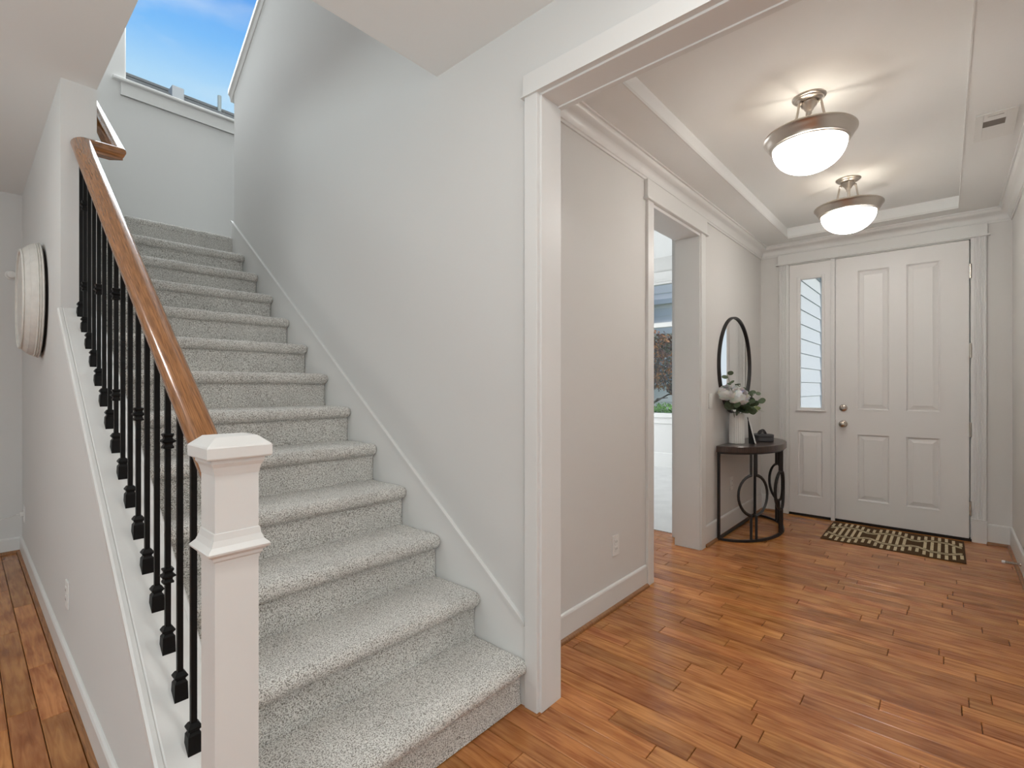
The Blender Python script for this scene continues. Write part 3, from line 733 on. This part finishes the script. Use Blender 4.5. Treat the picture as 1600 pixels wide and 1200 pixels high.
def plate(name, label, cat, face, c, w_, h_, parts):
    """wall plate on a plane; face 'x-' (faces -X) or 'y-' (faces -Y)"""
    t = thing(name, label, cat, c)
    def b(u0, u1, z0, z1, d0, d1, nm, mt, bv=.0015):
        if face == 'x-': mb = BX(c[0]-d1, c[0]-d0, c[1]+u0, c[1]+u1, c[2]+z0, c[2]+z1, b=bv)
        else: mb = BX(c[0]+u0, c[0]+u1, c[1]-d1, c[1]-d0, c[2]+z0, c[2]+z1, b=bv)
        mb.make(nm, mt, t, c)
    b(-w_/2, w_/2, -h_/2, h_/2, 0, .006, 'cover_plate', WHITE, .002)
    for p in parts: b(*p)
    return t
SLOT = mat('socket_slot', (.05, .05, .05), .6)
def outlet(label, face, c):
    ps = []
    for z in (-.02, .02):
        ps.append((-.0165, .0165, z-.0145, z+.0145, .005, .0085, 'receptacle', WHITE, .001))
        ps.append((-.008, -.006, z-.004, z+.006, .008, .009, 'slot', SLOT, 0)); ps.append((.006, .008, z-.004, z+.006, .008, .009, 'slot', SLOT, 0))
    return plate('wall_outlet', label, 'outlet', face, c, .072, .117, ps)
outlet('white wall outlet low on the foyer wall between both openings', 'y-', (2.478, YF, .346))
outlet('white wall outlet above the baseboard under the stair railing', 'x-', (.312, 2.86, .345))
outlet('white wall outlet low on the wall behind the console table', 'y-', (4.50, YF, .40))
outlet('white wall outlet at the far left corner with a cord plugged in', 'x-', (.312, 5.02, .325))
plate('light_switch', 'white wall light switch beside the round mirror', 'light switch', 'y-', (3.985, YF, 1.135), .072, .12, [(-.016, .016, -.033, .033, .005, .009, 'rocker', WHITE, .001)])
# cord
cd = MB().tube([(.299, 5.02, .325), (.27, 5.02, .325), (.20, 5.15, .28), (.10, 5.18, .235), (0, 5.2, .19), (-.12, 5.2, .14), (-.3, 5.19, .02)], .0035, 8)
cd.box(.285, .306, 5.008, 5.032, .310, .340, b=.003)
tag(cd.make('power_cord', WHITE, None, (.31, 5.12, .3), smooth=True), 'thin white power cord running from the corner outlet along the far wall', 'cord')
# round sensor on the far wall
t = thing('wall_sensor', 'small white round knob-like sensor on the far wall behind the whitewashed disc', 'sensor', (.254, 5.25, 2.085))
def ylathe(mb, x, y, z, prof, n=24):
    V = []; F = []
    for r, d in prof:
        for k in range(n): a = 2*PI*k/n; V.append((x+r*math.cos(a), y-d, z+r*math.sin(a)))
    for i in range(len(prof)-1):
        for k in range(n): F.append((i*n+k, i*n+(k+1) % n, (i+1)*n+(k+1) % n, (i+1)*n+k))
    F.append(tuple(range(n))); F.append(tuple((len(prof)-1)*n+k for k in range(n)))
    return mb.add(V, F)
ylathe(MB(), .254, 5.25, 2.085, [(.036, 0), (.036, .010), (.032, .014), (.024, .016)]).make('base', WHITE, t, (.254, 5.25, 2.085), smooth=True)
ylathe(MB(), .254, 5.25, 2.085, [(.027, .014), (.027, .05), (.023, .055), (.01, .056)]).make('dial', WHITE, t, (.254, 5.25, 2.085), smooth=True)
# whitewashed disc wall decor
BK = (.312, 3.88, 1.74)
t = thing('wall_basket', 'round whitewashed ribbed basket hung on the wall beside the stair railing', 'wall decor', BK)
pr = [(.27, .016), (.318, .014), (.325, .018), (.324, .022), (.318, .024), (.322, .028), (.316, .032), (.320, .037), (.314, .041), (.312, .050), (.303, .060), (.301, .066), (.294, .069), (.287, .078), (.277, .085), (.273, .090), (.264, .090), (.260, .085), (.245, .082), (.20, .080), (.15, .078), (.08, .077), (.002, .077)]
xlathe(MB(), *BK, pr, 72).make('body', WEAVE, t, BK, smooth=True)
xlathe(MB(), *BK, [(.273, .085), (.279, .091), (.273, .097), (.264, .094), (.264, .087)], 72).make('front_rim', WEAVE, t, BK, smooth=True)
xlathe(MB(), *BK, [(.295, .001), (.295, .015), (.02, .015)], 48).make('back_gap_shade', DARKGAP, t, BK, smooth=True)  # dark disc standing in for the shade in the gap behind the basket
# door stop on the right baseboard
t = thing('door_stop', 'brass spring door stop with white tip on the right baseboard', 'door stop', (4.66, -.377, .07))
pts = []
for k in range(120):
    a = k*PI/4; s_ = k/119; pts.append((4.66+0.008*math.cos(a), -.372+.072*s_, .07+.008*math.sin(a)))
MB().tube(pts, .0021, 5).make('spring', CHROME, t, (4.66, -.37, .07), smooth='all')
ylathe(MB(), 4.66, -.376, .07, [(.011, 0), (.011, -.004), (.007, -.010)]).make('base', CHROME, t, (4.66, -.37, .07), smooth=True)
ylathe(MB(), 4.66, -.302, .07, [(.0085, 0), (.0095, -.004), (.0095, -.014), (.006, -.018)]).make('tip', WHITE, t, (4.66, -.3, .07), smooth=True)

# ------------------------------------------------------------------ door mat
t = thing('door_mat', 'brown and cream door mat with a hexagon chain pattern at the front door', 'mat', (5.015, .33, 0))
mx0, mx1, my0, my1 = 4.69, 5.335, -.112, .770
mb = MB().box(mx0, mx1, my0, my1, .0005, .0075, b=.002); mb.make('pile', MATB, t, (5.015, .33, 0))
pat = MB(); zt_ = .0086; cx = (mx0+mx1)/2; cy = (my0+my1)/2
def quad(p, q, wd):
    p = Vector(p); q = Vector(q); d = (q-p).normalized(); nn = Vector((-d.y, d.x))*wd/2
    c4 = [p-nn, q-nn, q+nn, p+nn]
    V = [(a.x, a.y, .0065) for a in c4]+[(a.x, a.y, zt_) for a in c4]
    pat.add(V, [(4, 5, 6, 7), (0, 1, 5, 4), (1, 2, 6, 5), (2, 3, 7, 6), (3, 0, 4, 7)])
per = .294
def wave(u, a_in=.075, a_out=.150):
    t_ = abs(((u/per+.5) % 1)-.5)*2   # 0 in hexagon centre, 1 at the link
    return a_out if t_ < .36 else (a_in if t_ > .86 else a_out+(a_in-a_out)*(t_-.36)/.5)
brk = []
for k in range(-2, 3):
    for q in (-.43, -.18, .18, .43): brk.append((k+q)*per)
brk = sorted(b_ for b_ in brk if abs(b_) < .425); brk = [-.425]+brk+[.425]
for off in (0, .027):
    for sg in (-1, 1):
        for a, b_ in zip(brk, brk[1:]):
            quad((cx+sg*(wave(a)+off), cy+a), (cx+sg*(wave(b_)+off), cy+b_), .011)
nb = 17
for k in range(-10, 11):
    u = k*per/7
    ww = wave(u)
    if abs(u) > .42: continue
    # bars inside the hexagon (open ones form nested hexagons) and ticks outside
    L_ = ww-.022
    if k % 7 not in (3, 4): quad((cx-L_, cy+u), (cx+L_, cy+u), .019)
    for sg in (-1, 1): quad((cx+sg*(ww+.055), cy+u), (cx+sg*(min(.315, ww+.055+.11)), cy+u), .019)
pat.make('woven_pattern', MATC, t, (5.015, .33, 0))

# ------------------------------------------------------------------ console table
TX, TY, TA, TB, TH = 4.60, 1.388, .54, .375, .77
t = thing('console_table', 'half-round console table with dark wood top and black circle-pattern metal base', 'table', (TX, TY, 0))
def arc(a, A=TA, B=TB): return (TX-A*math.cos(a), TY-B*math.sin(a))
poly = [arc(PI*k/48) for k in range(49)]
mb = MB()
rings = []
for ins, z in ((.004, TH-.050), (0, TH-.046), (0, TH-.004), (.004, TH)):
    rings.append([(TX-(TA-ins)*math.cos(PI*k/48), TY-(TB-ins)*math.sin(PI*k/48), z) for k in range(49)])
V = [p for r in rings for p in r]; n_ = 49
F = [(r*n_+k, r*n_+(k+1) % n_, (r+1)*n_+(k+1) % n_, (r+1)*n_+k) for r in range(3) for k in range(n_)]
F += [tuple(range(n_))[::-1], tuple(3*n_+k for k in range(n_))]
mb.add(V, F); mb.make('table_top', TABTOP, t, (TX, TY, TH), smooth=True)
def ribbon(path, rx=.006, name='bar', wd=.011):
    """square section bar following points"""
    MB().tube(path, wd, 4).make(name, TBLACK, t, path[0])
I_ = .035
def ap(a, z): return (TX-(TA-I_)*math.cos(a), TY-.008-(TB-I_)*math.sin(a), z)
for nm, z in (('bottom_ring', .012), ('top_ring', TH-.056)):
    MB().sweep([ap(PI*k/40, z) for k in range(41)], [(-.009, -.009), (.009, -.009), (.009, .009), (-.009, .009)], closed=True).make(nm, TBLACK, t, (TX, TY, z))
for a in (0, PI):
    p = ap(a, 0); BX(p[0]-.010, p[0]+.010, p[1]-.010, p[1]+.010, .004, TH-.05).make('leg', TBLACK, t, p)
R_ = .165; RX = .135; zc_ = .375
for am in (PI*.235, PI*.5, PI*.765):
    ell = math.hypot((TA-I_)*math.sin(am), (TB-I_)*math.cos(am))
    for sg in (-1, 1):
        g_ = .024
        P_ = [ap(am+sg*g_/ell, .012), ap(am+sg*g_/ell, zc_-R_)]
        a0 = math.asin(g_/R_)
        for k in range(15):
            b_ = a0+(PI-2*a0)*k/14
            P_.append(ap(am+sg*RX*math.sin(b_)/ell, zc_-R_*math.cos(b_)))
        P_ += [ap(am+sg*g_/ell, zc_+R_), ap(am+sg*g_/ell, TH-.056)]
        MB().tube(P_, .0125, 4, ref=(-math.cos(am)/TA, -math.sin(am)/TB, 0)).make('circle_bar', TBLACK, t, P_[0])

# round mirror
t = thing('round_mirror', 'round wall mirror with a thin black frame above the console table', 'mirror', (4.572, YF, 1.437))
MR = .428
mb = MB(); n_ = 96
ring = [(MR-.014, .004), (MR-.014, .026), (MR, .028), (MR+.002, .024), (MR+.002, 0), (MR-.01, 0)]
V = []; F = []
for r, d in ring:
    for k in range(n_): a = 2*PI*k/n_; V.append((4.572+r*math.cos(a), YF-d, 1.437+r*math.sin(a)))
for i in range(len(ring)):
    for k in range(n_): j = (i+1) % len(ring); F.append((i*n_+k, i*n_+(k+1) % n_, j*n_+(k+1) % n_, j*n_+k))
mb.add(V, F).make('mirror_frame', TBLACK, t, (4.572, YF, 1.437), smooth=True)
ylathe(MB(), 4.572, YF, 1.437, [(MR-.012, .002), (MR-.012, .012)], 96).make('mirror_glass', mirror_m, t, (4.572, YF, 1.437))

# vase
VX, VY = 4.352, 1.318
t = thing('flower_vase', 'white ribbed cylindrical vase on the near end of the console table', 'vase', (VX, VY, TH))
V = []; F = []; n_ = 96
prf = [(.052, 0), (.058, .004), (.059, .02), (.058, .13), (.056, .24), (.055, .252), (.051, .254), (.049, .25), (.050, .1), (.048, .012)]
for i, (r, z) in enumerate(prf):
    for k in range(n_):
        rr = r+(.0016*math.cos(k*PI/2*1.0) if 1 < i < 5 else 0)
        rr = r+(.0018 if (k % 4) < 2 else -.0012)*(1 if 0 < i < 5 else 0)
        V.append((VX+rr*math.cos(2*PI*k/n_), VY+rr*math.sin(2*PI*k/n_), TH+z))
for i in range(len(prf)-1):
    for k in range(n_): F.append((i*n_+k, i*n_+(k+1) % n_, (i+1)*n_+(k+1) % n_, (i+1)*n_+k))
F.append(tuple(range(n_))[::-1]); F.append(tuple((len(prf)-1)*n_+k for k in range(n_)))
MB().add(V, F).make('body', GLOSSW, t, (VX, VY, TH))
# peonies
def peony(c_, R, label, seed, tilt):
    random.seed(seed)
    t = thing('peony', label, 'flower', (VX, VY, TH+.14), 'white peonies in the vase')
    c_ = Vector(c_); ax = Vector(tilt).normalized()
    u_ = ax.orthogonal().normalized(); v_ = ax.cross(u_)
    MB().tube([(VX+.008*math.cos(seed), VY+.008*math.sin(seed), TH+.10), (VX+(c_.x-VX)*.3, VY+(c_.y-VY)*.3, TH+.26), tuple(c_-ax*R*.4)], .0025, 6).make('stem', STEM, t, (VX, VY, TH+.14), smooth='all')
    for ringi, (cnt_, rad, el, size) in enumerate(((9, .93, -.35, .62), (9, .98, .05, .60), (8, .90, .40, .54), (7, .74, .75, .46), (6, .52, 1.0, .38), (4, .25, 1.25, .30))):
        for k in range(cnt_):
            az = 2*PI*(k+.5*(ringi % 2))/cnt_+random.uniform(-.12, .12); e = el+random.uniform(-.12, .12)
            dirv = (u_*math.cos(az)+v_*math.sin(az))*math.cos(e)+ax*math.sin(e)
            up_ = (ax-dirv*ax.dot(dirv)).normalized(); sd = dirv.cross(up_)
            base_ = c_+dirv*R*(rad-.10+random.uniform(-.07, .09)); tw = random.uniform(-1, 1)
            V = []; F = []; g = 5
            for i in range(g+1):
                for j in range(g+1):
                    a = (i/g-.5)*2; b_ = (j/g-.5)*2
                    q = math.sqrt(max(0, 1-.35*a*a*b_*b_))
                    ww = R*size*(1-.25*(b_ < -.5))
                    curl = -.28*R*(a*a+.8*b_*b_)*size+.10*R*math.sin(5*a+k*1.7+seed)*max(0, b_+.2)+tw*a*R*.16
                    lift = .20*R*max(0, b_-.2)
                    V.append(base_+sd*a*ww*q*(.72 if abs(b_) > .8 else 1)+up_*b_*ww*.95*q+dirv*(curl+lift))
            for i in range(g):
                for j in range(g): F.append((i*(g+1)+j, (i+1)*(g+1)+j, (i+1)*(g+1)+j+1, i*(g+1)+j+1))
            o = MB().add(V, F).make('petal', PETAL, t, tuple(base_), smooth='all')
    bm = bmesh.new(); bmesh.ops.create_icosphere(bm, subdivisions=2, radius=R*.62)
    bm.verts.index_update()
    V = [v_2.co+c_ for v_2 in bm.verts]; F = [[v_2.index for v_2 in f_.verts] for f_ in bm.faces]; bm.free()
    obj('flower_heart', V, F, PETAL, t, tuple(c_), smooth='all')
peony((4.125, 1.330, 1.195), .066, 'white peony at the left of the bouquet, half behind the front bloom', 3, (-.7, -.45, .45))
peony((4.235, 1.275, 1.165), .082, 'white peony at front centre, largest bloom above the vase rim', 5, (-.45, -.8, .5))
# eucalyptus
def euca(label, pts, seed, n=9, size=.028, m=LEAFM):
    random.seed(seed)
    t = thing('eucalyptus_stem', label, 'foliage', (VX, VY, TH+.14), 'eucalyptus stems in the vase')
    P_ = [Vector(p) for p in pts]
    # smooth curve
    def at(s_):
        q = s_*(len(P_)-1); i = min(int(q), len(P_)-2); f_ = q-i; return P_[i].lerp(P_[i+1], f_)
    MB().tube([at(k/10) for k in range(11)], .0018, 5).make('stem', STEM, t, pts[0], smooth='all')
    a_prev = 0
    for k in range(n):
        s_ = .35+.65*k/(n-1); p = at(s_); r = size*random.uniform(.9, 1.3)*(1-.2*s_)
        a = random.uniform(0, 2*PI) if k % 2 else a_prev+PI
        a_prev = a
        dr = Vector((math.cos(a), math.sin(a), random.uniform(-.3, .6))).normalized()
        nr_ = Vector((random.uniform(-1, .3), random.uniform(-1, -.1), random.uniform(-.2, 1))).normalized()
        nr_ = (nr_-dr*nr_.dot(dr)).normalized(); sd = dr.cross(nr_)
        c_ = p+dr*r*1.05
        V = [c_+nr_*.002]; m2 = 12
        for j in range(m2):
            b_ = 2*PI*j/m2; rr = r*(1+.12*math.cos(b_)); V.append(c_+dr*math.cos(b_)*rr+sd*math.sin(b_)*rr*.85)
        F = [(0, 1+j, 1+(j+1) % m2) for j in range(m2)]
        obj('leaf', V, F, m, t, tuple(p), smooth='all')
V0 = (VX, VY, TH+.12)
LEAFG = mat('light_eucalyptus_leaf', (.17, .20, .06), .55, var=(30, .4))
euca('tallest dark eucalyptus stem rising behind the white peonies', [V0, (4.34, 1.31, 1.06), (4.28, 1.335, 1.22), (4.19, 1.345, 1.35)], 21, 9, .026)
euca('dark eucalyptus stem with round leaves standing up in front of the mirror', [V0, (4.35, 1.30, 1.06), (4.36, 1.29, 1.17), (4.335, 1.285, 1.275)], 22, 8, .026)
euca('eucalyptus stem arching up to the right, highest on that side', [V0, (4.37, 1.28, 1.06), (4.41, 1.23, 1.15), (4.43, 1.185, 1.205)], 23, 10, .028)
euca('eucalyptus stem reaching right at mid height of the bouquet', [V0, (4.37, 1.27, 1.05), (4.41, 1.22, 1.10), (4.44, 1.17, 1.135)], 27, 10, .028)
euca('yellow-green eucalyptus stem drooping lowest to the right', [V0, (4.37, 1.27, 1.05), (4.41, 1.22, 1.06), (4.45, 1.165, 1.05)], 24, 10, .030, LEAFG)
euca('eucalyptus stem lying over the front rim of the vase', [V0, (4.34, 1.27, 1.045), (4.33, 1.235, 1.06), (4.35, 1.21, 1.03)], 25, 11, .034)
euca('eucalyptus stem at the left under the peonies', [V0, (4.32, 1.29, 1.045), (4.22, 1.29, 1.08), (4.13, 1.29, 1.11)], 26, 11, .036)
# picture frame
t = thing('picture_frame', 'small white-edged tabletop frame with black back leaning beside the vase', 'frame', (4.44, 1.25, TH))
def slab(corners, th, nm, mt):
    a, b, c2, d = [Vector(p) for p in corners]; n2 = (b-a).cross(d-a).normalized()*th
    V = [a, b, c2, d, a+n2, b+n2, c2+n2, d+n2]
    MB().add(V, [(0, 1, 2, 3), (4, 7, 6, 5), (0, 4, 5, 1), (1, 5, 6, 2), (2, 6, 7, 3), (3, 7, 4, 0)]).make(nm, mt, t, (4.44, 1.25, TH))
# plane almost edge-on to the camera, leaning back towards the vase
fd = Vector((.9605, .278, 0)).normalized(); sd_ = Vector((.278, -.9605, 0))
o_ = Vector((4.40, 1.188, TH+.001)); ww = .13; hh = .215; ln = -.055
A = o_; B = o_+fd*ww; C_ = B+sd_*ln+Vector((0, 0, hh)); D_ = A+sd_*ln+Vector((0, 0, hh))
slab((A, B, C_, D_), .009, 'white_frame', CARD)
A2 = A-sd_*.0; slab((A+Vector((0, 0, .001))-sd_*.012, B-sd_*.012+Vector((0, 0, .001)), C_-sd_*.004, D_-sd_*.004), .007, 'black_backing', BLACK)
e0 = A+fd*.004
slab((e0-sd_*.004, e0-sd_*.048, e0+sd_*ln+Vector((0, 0, hh*.9)), e0+sd_*(ln+.006)+Vector((0, 0, hh*.93))), .006, 'easel_strut', BLACK)
# charcoal bowl and wire knot
BXc = (4.70, 1.21)
t = thing('round_box', 'low round charcoal box at the far end of the console table', 'box', (*BXc, TH))
MB().lathe((*BXc, TH), [(.086, 0), (.090, .004), (.090, .036), (.087, .040), (.004, .041)], 48).make('box_base', CHAR, t, (*BXc, TH), smooth=True)
MB().lathe((*BXc, TH), [(.080, .040), (.091, .041), (.091, .056), (.087, .060), (.060, .061), (.002, .061)], 48).make('lid', CHAR, t, (*BXc, TH+.04), smooth=True)
kt = MB()
for (rx, ry, rz, ph, cx_) in ((.034, .030, .012, 0, 0), (.030, .020, .020, 1.2, .012), (.022, .030, .018, 2.1, -.012), (.045, .018, .010, .5, -.02)):
    kt.tube([(BXc[0]+cx_+rx*math.cos(a*.2618+ph), BXc[1]+ry*math.sin(a*.2618), TH+.0645+rz*(1+math.sin(a*.2618*2+ph))*.9) for a in range(25)], .0035, 6)
tag(kt.make('wire_knot', CHAR, None, (*BXc, TH+.062), smooth='all'), 'dark looped wire knot ornament lying on the round charcoal box', 'ornament')

# ------------------------------------------------------------------ outdoors
struct('ground', MB().box(5.62, 60, -30, 40, -.6, -.35).box(-30, 5.62, 5.7, 60, -.6, -.35), GRASS)
struct('porch_floor', MB().box(5.62, 7.6, -1.2, 1.2, -.35, -.02), CONC)
def lapwall(mb, fixed, a0, a1, z0, z1, axis, exp, out):
    """clapboards: wedge courses. axis 'x': wall in plane y=fixed running along x; out = +-1 outward direction"""
    z = z0; boards = []
    while z < z1:
        zt2 = min(z+exp+.012, z1+.012)
        poly = [(0, z), (.017, z), (.005, zt2), (0, zt2)]
        q = MB()
        if axis == 'x': q.prism([(fixed+out*d, zz) for d, zz in poly], 'x', a0, a1)
        else: q.prism([(fixed+out*d, zz) for d, zz in poly], 'y', a0, a1)
        boards.append(q); z += exp
    return boards
hs_ = thing('house_bay', 'white lap-sided front bay of this house seen through the sidelight', 'house wall', (6.5, 1.2, -.3))
MB().box(5.56, 7.34, 1.2, 1.5, -.35, 3.5).make('wall', SIDING, hs_, (6.5, 1.3, 0))
for q in lapwall(None, 1.2, 5.6, 7.28, -.3, 2.62, 'x', .160, -1): q.make('siding_board', SIDING, hs_, (5.6, 1.2, 0))
BX(7.25, 7.36, 1.165, 1.3, -.35, 2.9, b=.004).make('corner_board', mat('corner_grey', (.45, .48, .5), .7), hs_, (7.3, 1.2, 0))  # corner board in a darker grey than the siding
MB().box(5.56, 7.3, 1.168, 1.2, 2.66, 2.86).make('frieze_board', SIDING, hs_, (6, 1.2, 2.6))
MB().box(5.56, 7.9, .75, 1.2, 2.86, 2.95).make('porch_ceiling', SIDING, hs_, (6, 0, 2.9))
# neighbour across the street with siding and a window
nh = thing('neighbor_house', 'grey lap-sided neighbor house seen through the front room window', 'house', (16, 7, -.35))
MB().box(15.6, 20, 1, 14, -.35, 7).make('wall', GREYSIDE, nh, (16, 7, 0))
for q in lapwall(None, 15.6, 3, 12, -.3, 4.6, 'y', .26, -1):
    q.make('siding_board', GREYSIDE, nh, (15.6, 3, 0))
MB().box(15.48, 15.60, 5.0, 9.6, 3.0, 3.35).box(15.48, 15.6, 5.0, 9.6, 4.0, 4.16).make('trim_board', SIDING, nh, (15.5, 5, 3))
wn = MB().box(15.5, 15.58, 6.60, 6.70, 1.35, 2.45).box(15.5, 15.58, 7.25, 7.35, 1.35, 2.45).box(15.5, 15.58, 6.6, 7.35, 2.4, 2.5).box(15.5, 15.58, 6.6, 7.35, 1.3, 1.4).box(15.5, 15.58, 6.95, 7.0, 1.4, 2.4).make('window', SIDING, nh, (15.5, 7, 1.3))
BX(15.56, 15.59, 6.7, 7.25, 1.4, 2.4).make('pane', mat('far_glass', (.25, .32, .38), .1), wn, (15.5, 7, 1.3))
# neighbour roof behind the landing window
nr_ = thing('neighbor_roof', 'grey shingle roof ridge of the house behind, seen through the landing window', 'roof', (4, 12, 0))
def ridge_z(x): return 7.30
ry = 11.0
zr_ = 6.83
slp = math.tan(math.radians(34))
q = MB().add([(-6, ry-3.5, zr_-3.5*slp), (14, ry-3.5, zr_-3.5*slp), (14, ry, zr_), (-6, ry, zr_), (14, ry+3.5, zr_-3.5*slp), (-6, ry+3.5, zr_-3.5*slp)], [(0, 1, 2, 3), (3, 2, 4, 5), (0, 3, 5), (1, 4, 2), (0, 5, 4, 1)]); q.make('roof', ROOFM, nr_, (4, 11, 7))
sh = MB()
for k in range(10):
    y2 = ry-.02-k*.16; z2 = zr_-(ry-y2)*slp
    sh.box(-6, 14, y2-.16, y2-.14, z2-.16*slp, z2-.16*slp+.03)
q = sh.make('shingle_course', ROOFM, nr_, (4, 11, 7)); q['kind'] = 'stuff'
MB().box(-6, 14, ry-.06, ry+.06, zr_-.02, zr_+.035, b=.01).make('ridge_cap', ROOFM, nr_, (4, 11, 7))
BX(2.57, 2.76, ry-.42, ry-.16, zr_-.3, zr_-.055, b=.01).make('roof_vent', mat('vent_metal', (.33, .34, .33), .6), nr_, (3, 11, 7))
MB().lathe((3.45, ry-.1, zr_-.15), [(.035, 0), (.035, .40), (.025, .40)], 14).make('vent_pipe', mat('pipe_metal', (.28, .32, .30), .6), nr_, (4.3, 11, 7), smooth=True)
MB().box(-6, 14, ry-3.0, ry+3.0, -.35, zr_-3.0*slp-.1).make('wall', SIDING, nr_, (4, 11, 0))

# maple and hedge outside the front room
random.seed(5)
def leafcloud(n, centers, size, flat=.6):
    mb = MB()
    for _ in range(n):
        c_, r = random.choice(centers)
        d = Vector((random.gauss(0, 1), random.gauss(0, 1), random.gauss(0, 1))).normalized()*r*random.random()**.45
        p = Vector(c_)+Vector((d.x, d.y, d.z*flat))
        a = Vector((random.uniform(-1, 1), random.uniform(-1, 1), random.uniform(-1, 1))).normalized(); b_ = a.orthogonal().normalized()
        s_ = size*random.uniform(.6, 1.4); c2 = a.cross(b_)
        mb.add([p+b_*s_, p+c2*s_*.5, p-b_*s_*.8, p-c2*s_*.5+a*s_*.2], [(0, 1, 2, 3)])
    return mb
t = thing('maple_tree', 'dark red and orange maple tree outside the front room window', 'tree', (10.6, 5.0, -.35))
MB().tube([(10.75, 5.35, -.35), (10.7, 5.25, .5), (10.6, 5.1, 1.1), (10.5, 4.9, 1.7), (10.45, 4.75, 2.3)], .07, 8, .35).make('trunk', BARK, t, (10.6, 5, -.35), smooth='all')
for s_, e in (((10.6, 5.1, 1.1), (10.3, 4.2, 1.9)), ((10.65, 5.2, .8), (10.9, 4.3, 1.1)), ((10.5, 4.9, 1.6), (10.9, 5.6, 2.4)), ((10.6, 5.1, 1.0), (10.3, 5.9, 2.0)), ((10.65, 5.2, .7), (10.5, 4.65, 1.0))):
    a, b_ = Vector(s_), Vector(e); MB().tube([a, a.lerp(b_, .5)+Vector((0, 0, .12)), b_], .028, 6, .3).make('branch', BARK, t, s_, smooth='all')
q = leafcloud(9000, [((10.4, 4.6, 2.1), .55), ((10.6, 5.2, 1.9), .7), ((10.5, 4.2, 1.6), .45), ((10.6, 4.9, 1.45), .5), ((10.5, 5.0, 2.2), .55), ((10.6, 4.45, 1.2), .25), ((10.4, 5.6, 1.7), .5)], .036).make('foliage', MAPLE, t, (10.5, 5, 1.8)); q['kind'] = 'stuff'
tag(leafcloud(5000, [((10.0, y2, z2), .22) for y2 in (3.9, 4.2, 4.5, 4.8, 5.1) for z2 in (.35, .55, .70)], .035, 1).make('hedge', HEDGE, None, (10, 4.5, -.35)), 'bright green hedge below the maple outside the front room window', 'hedge')['kind'] = 'stuff'
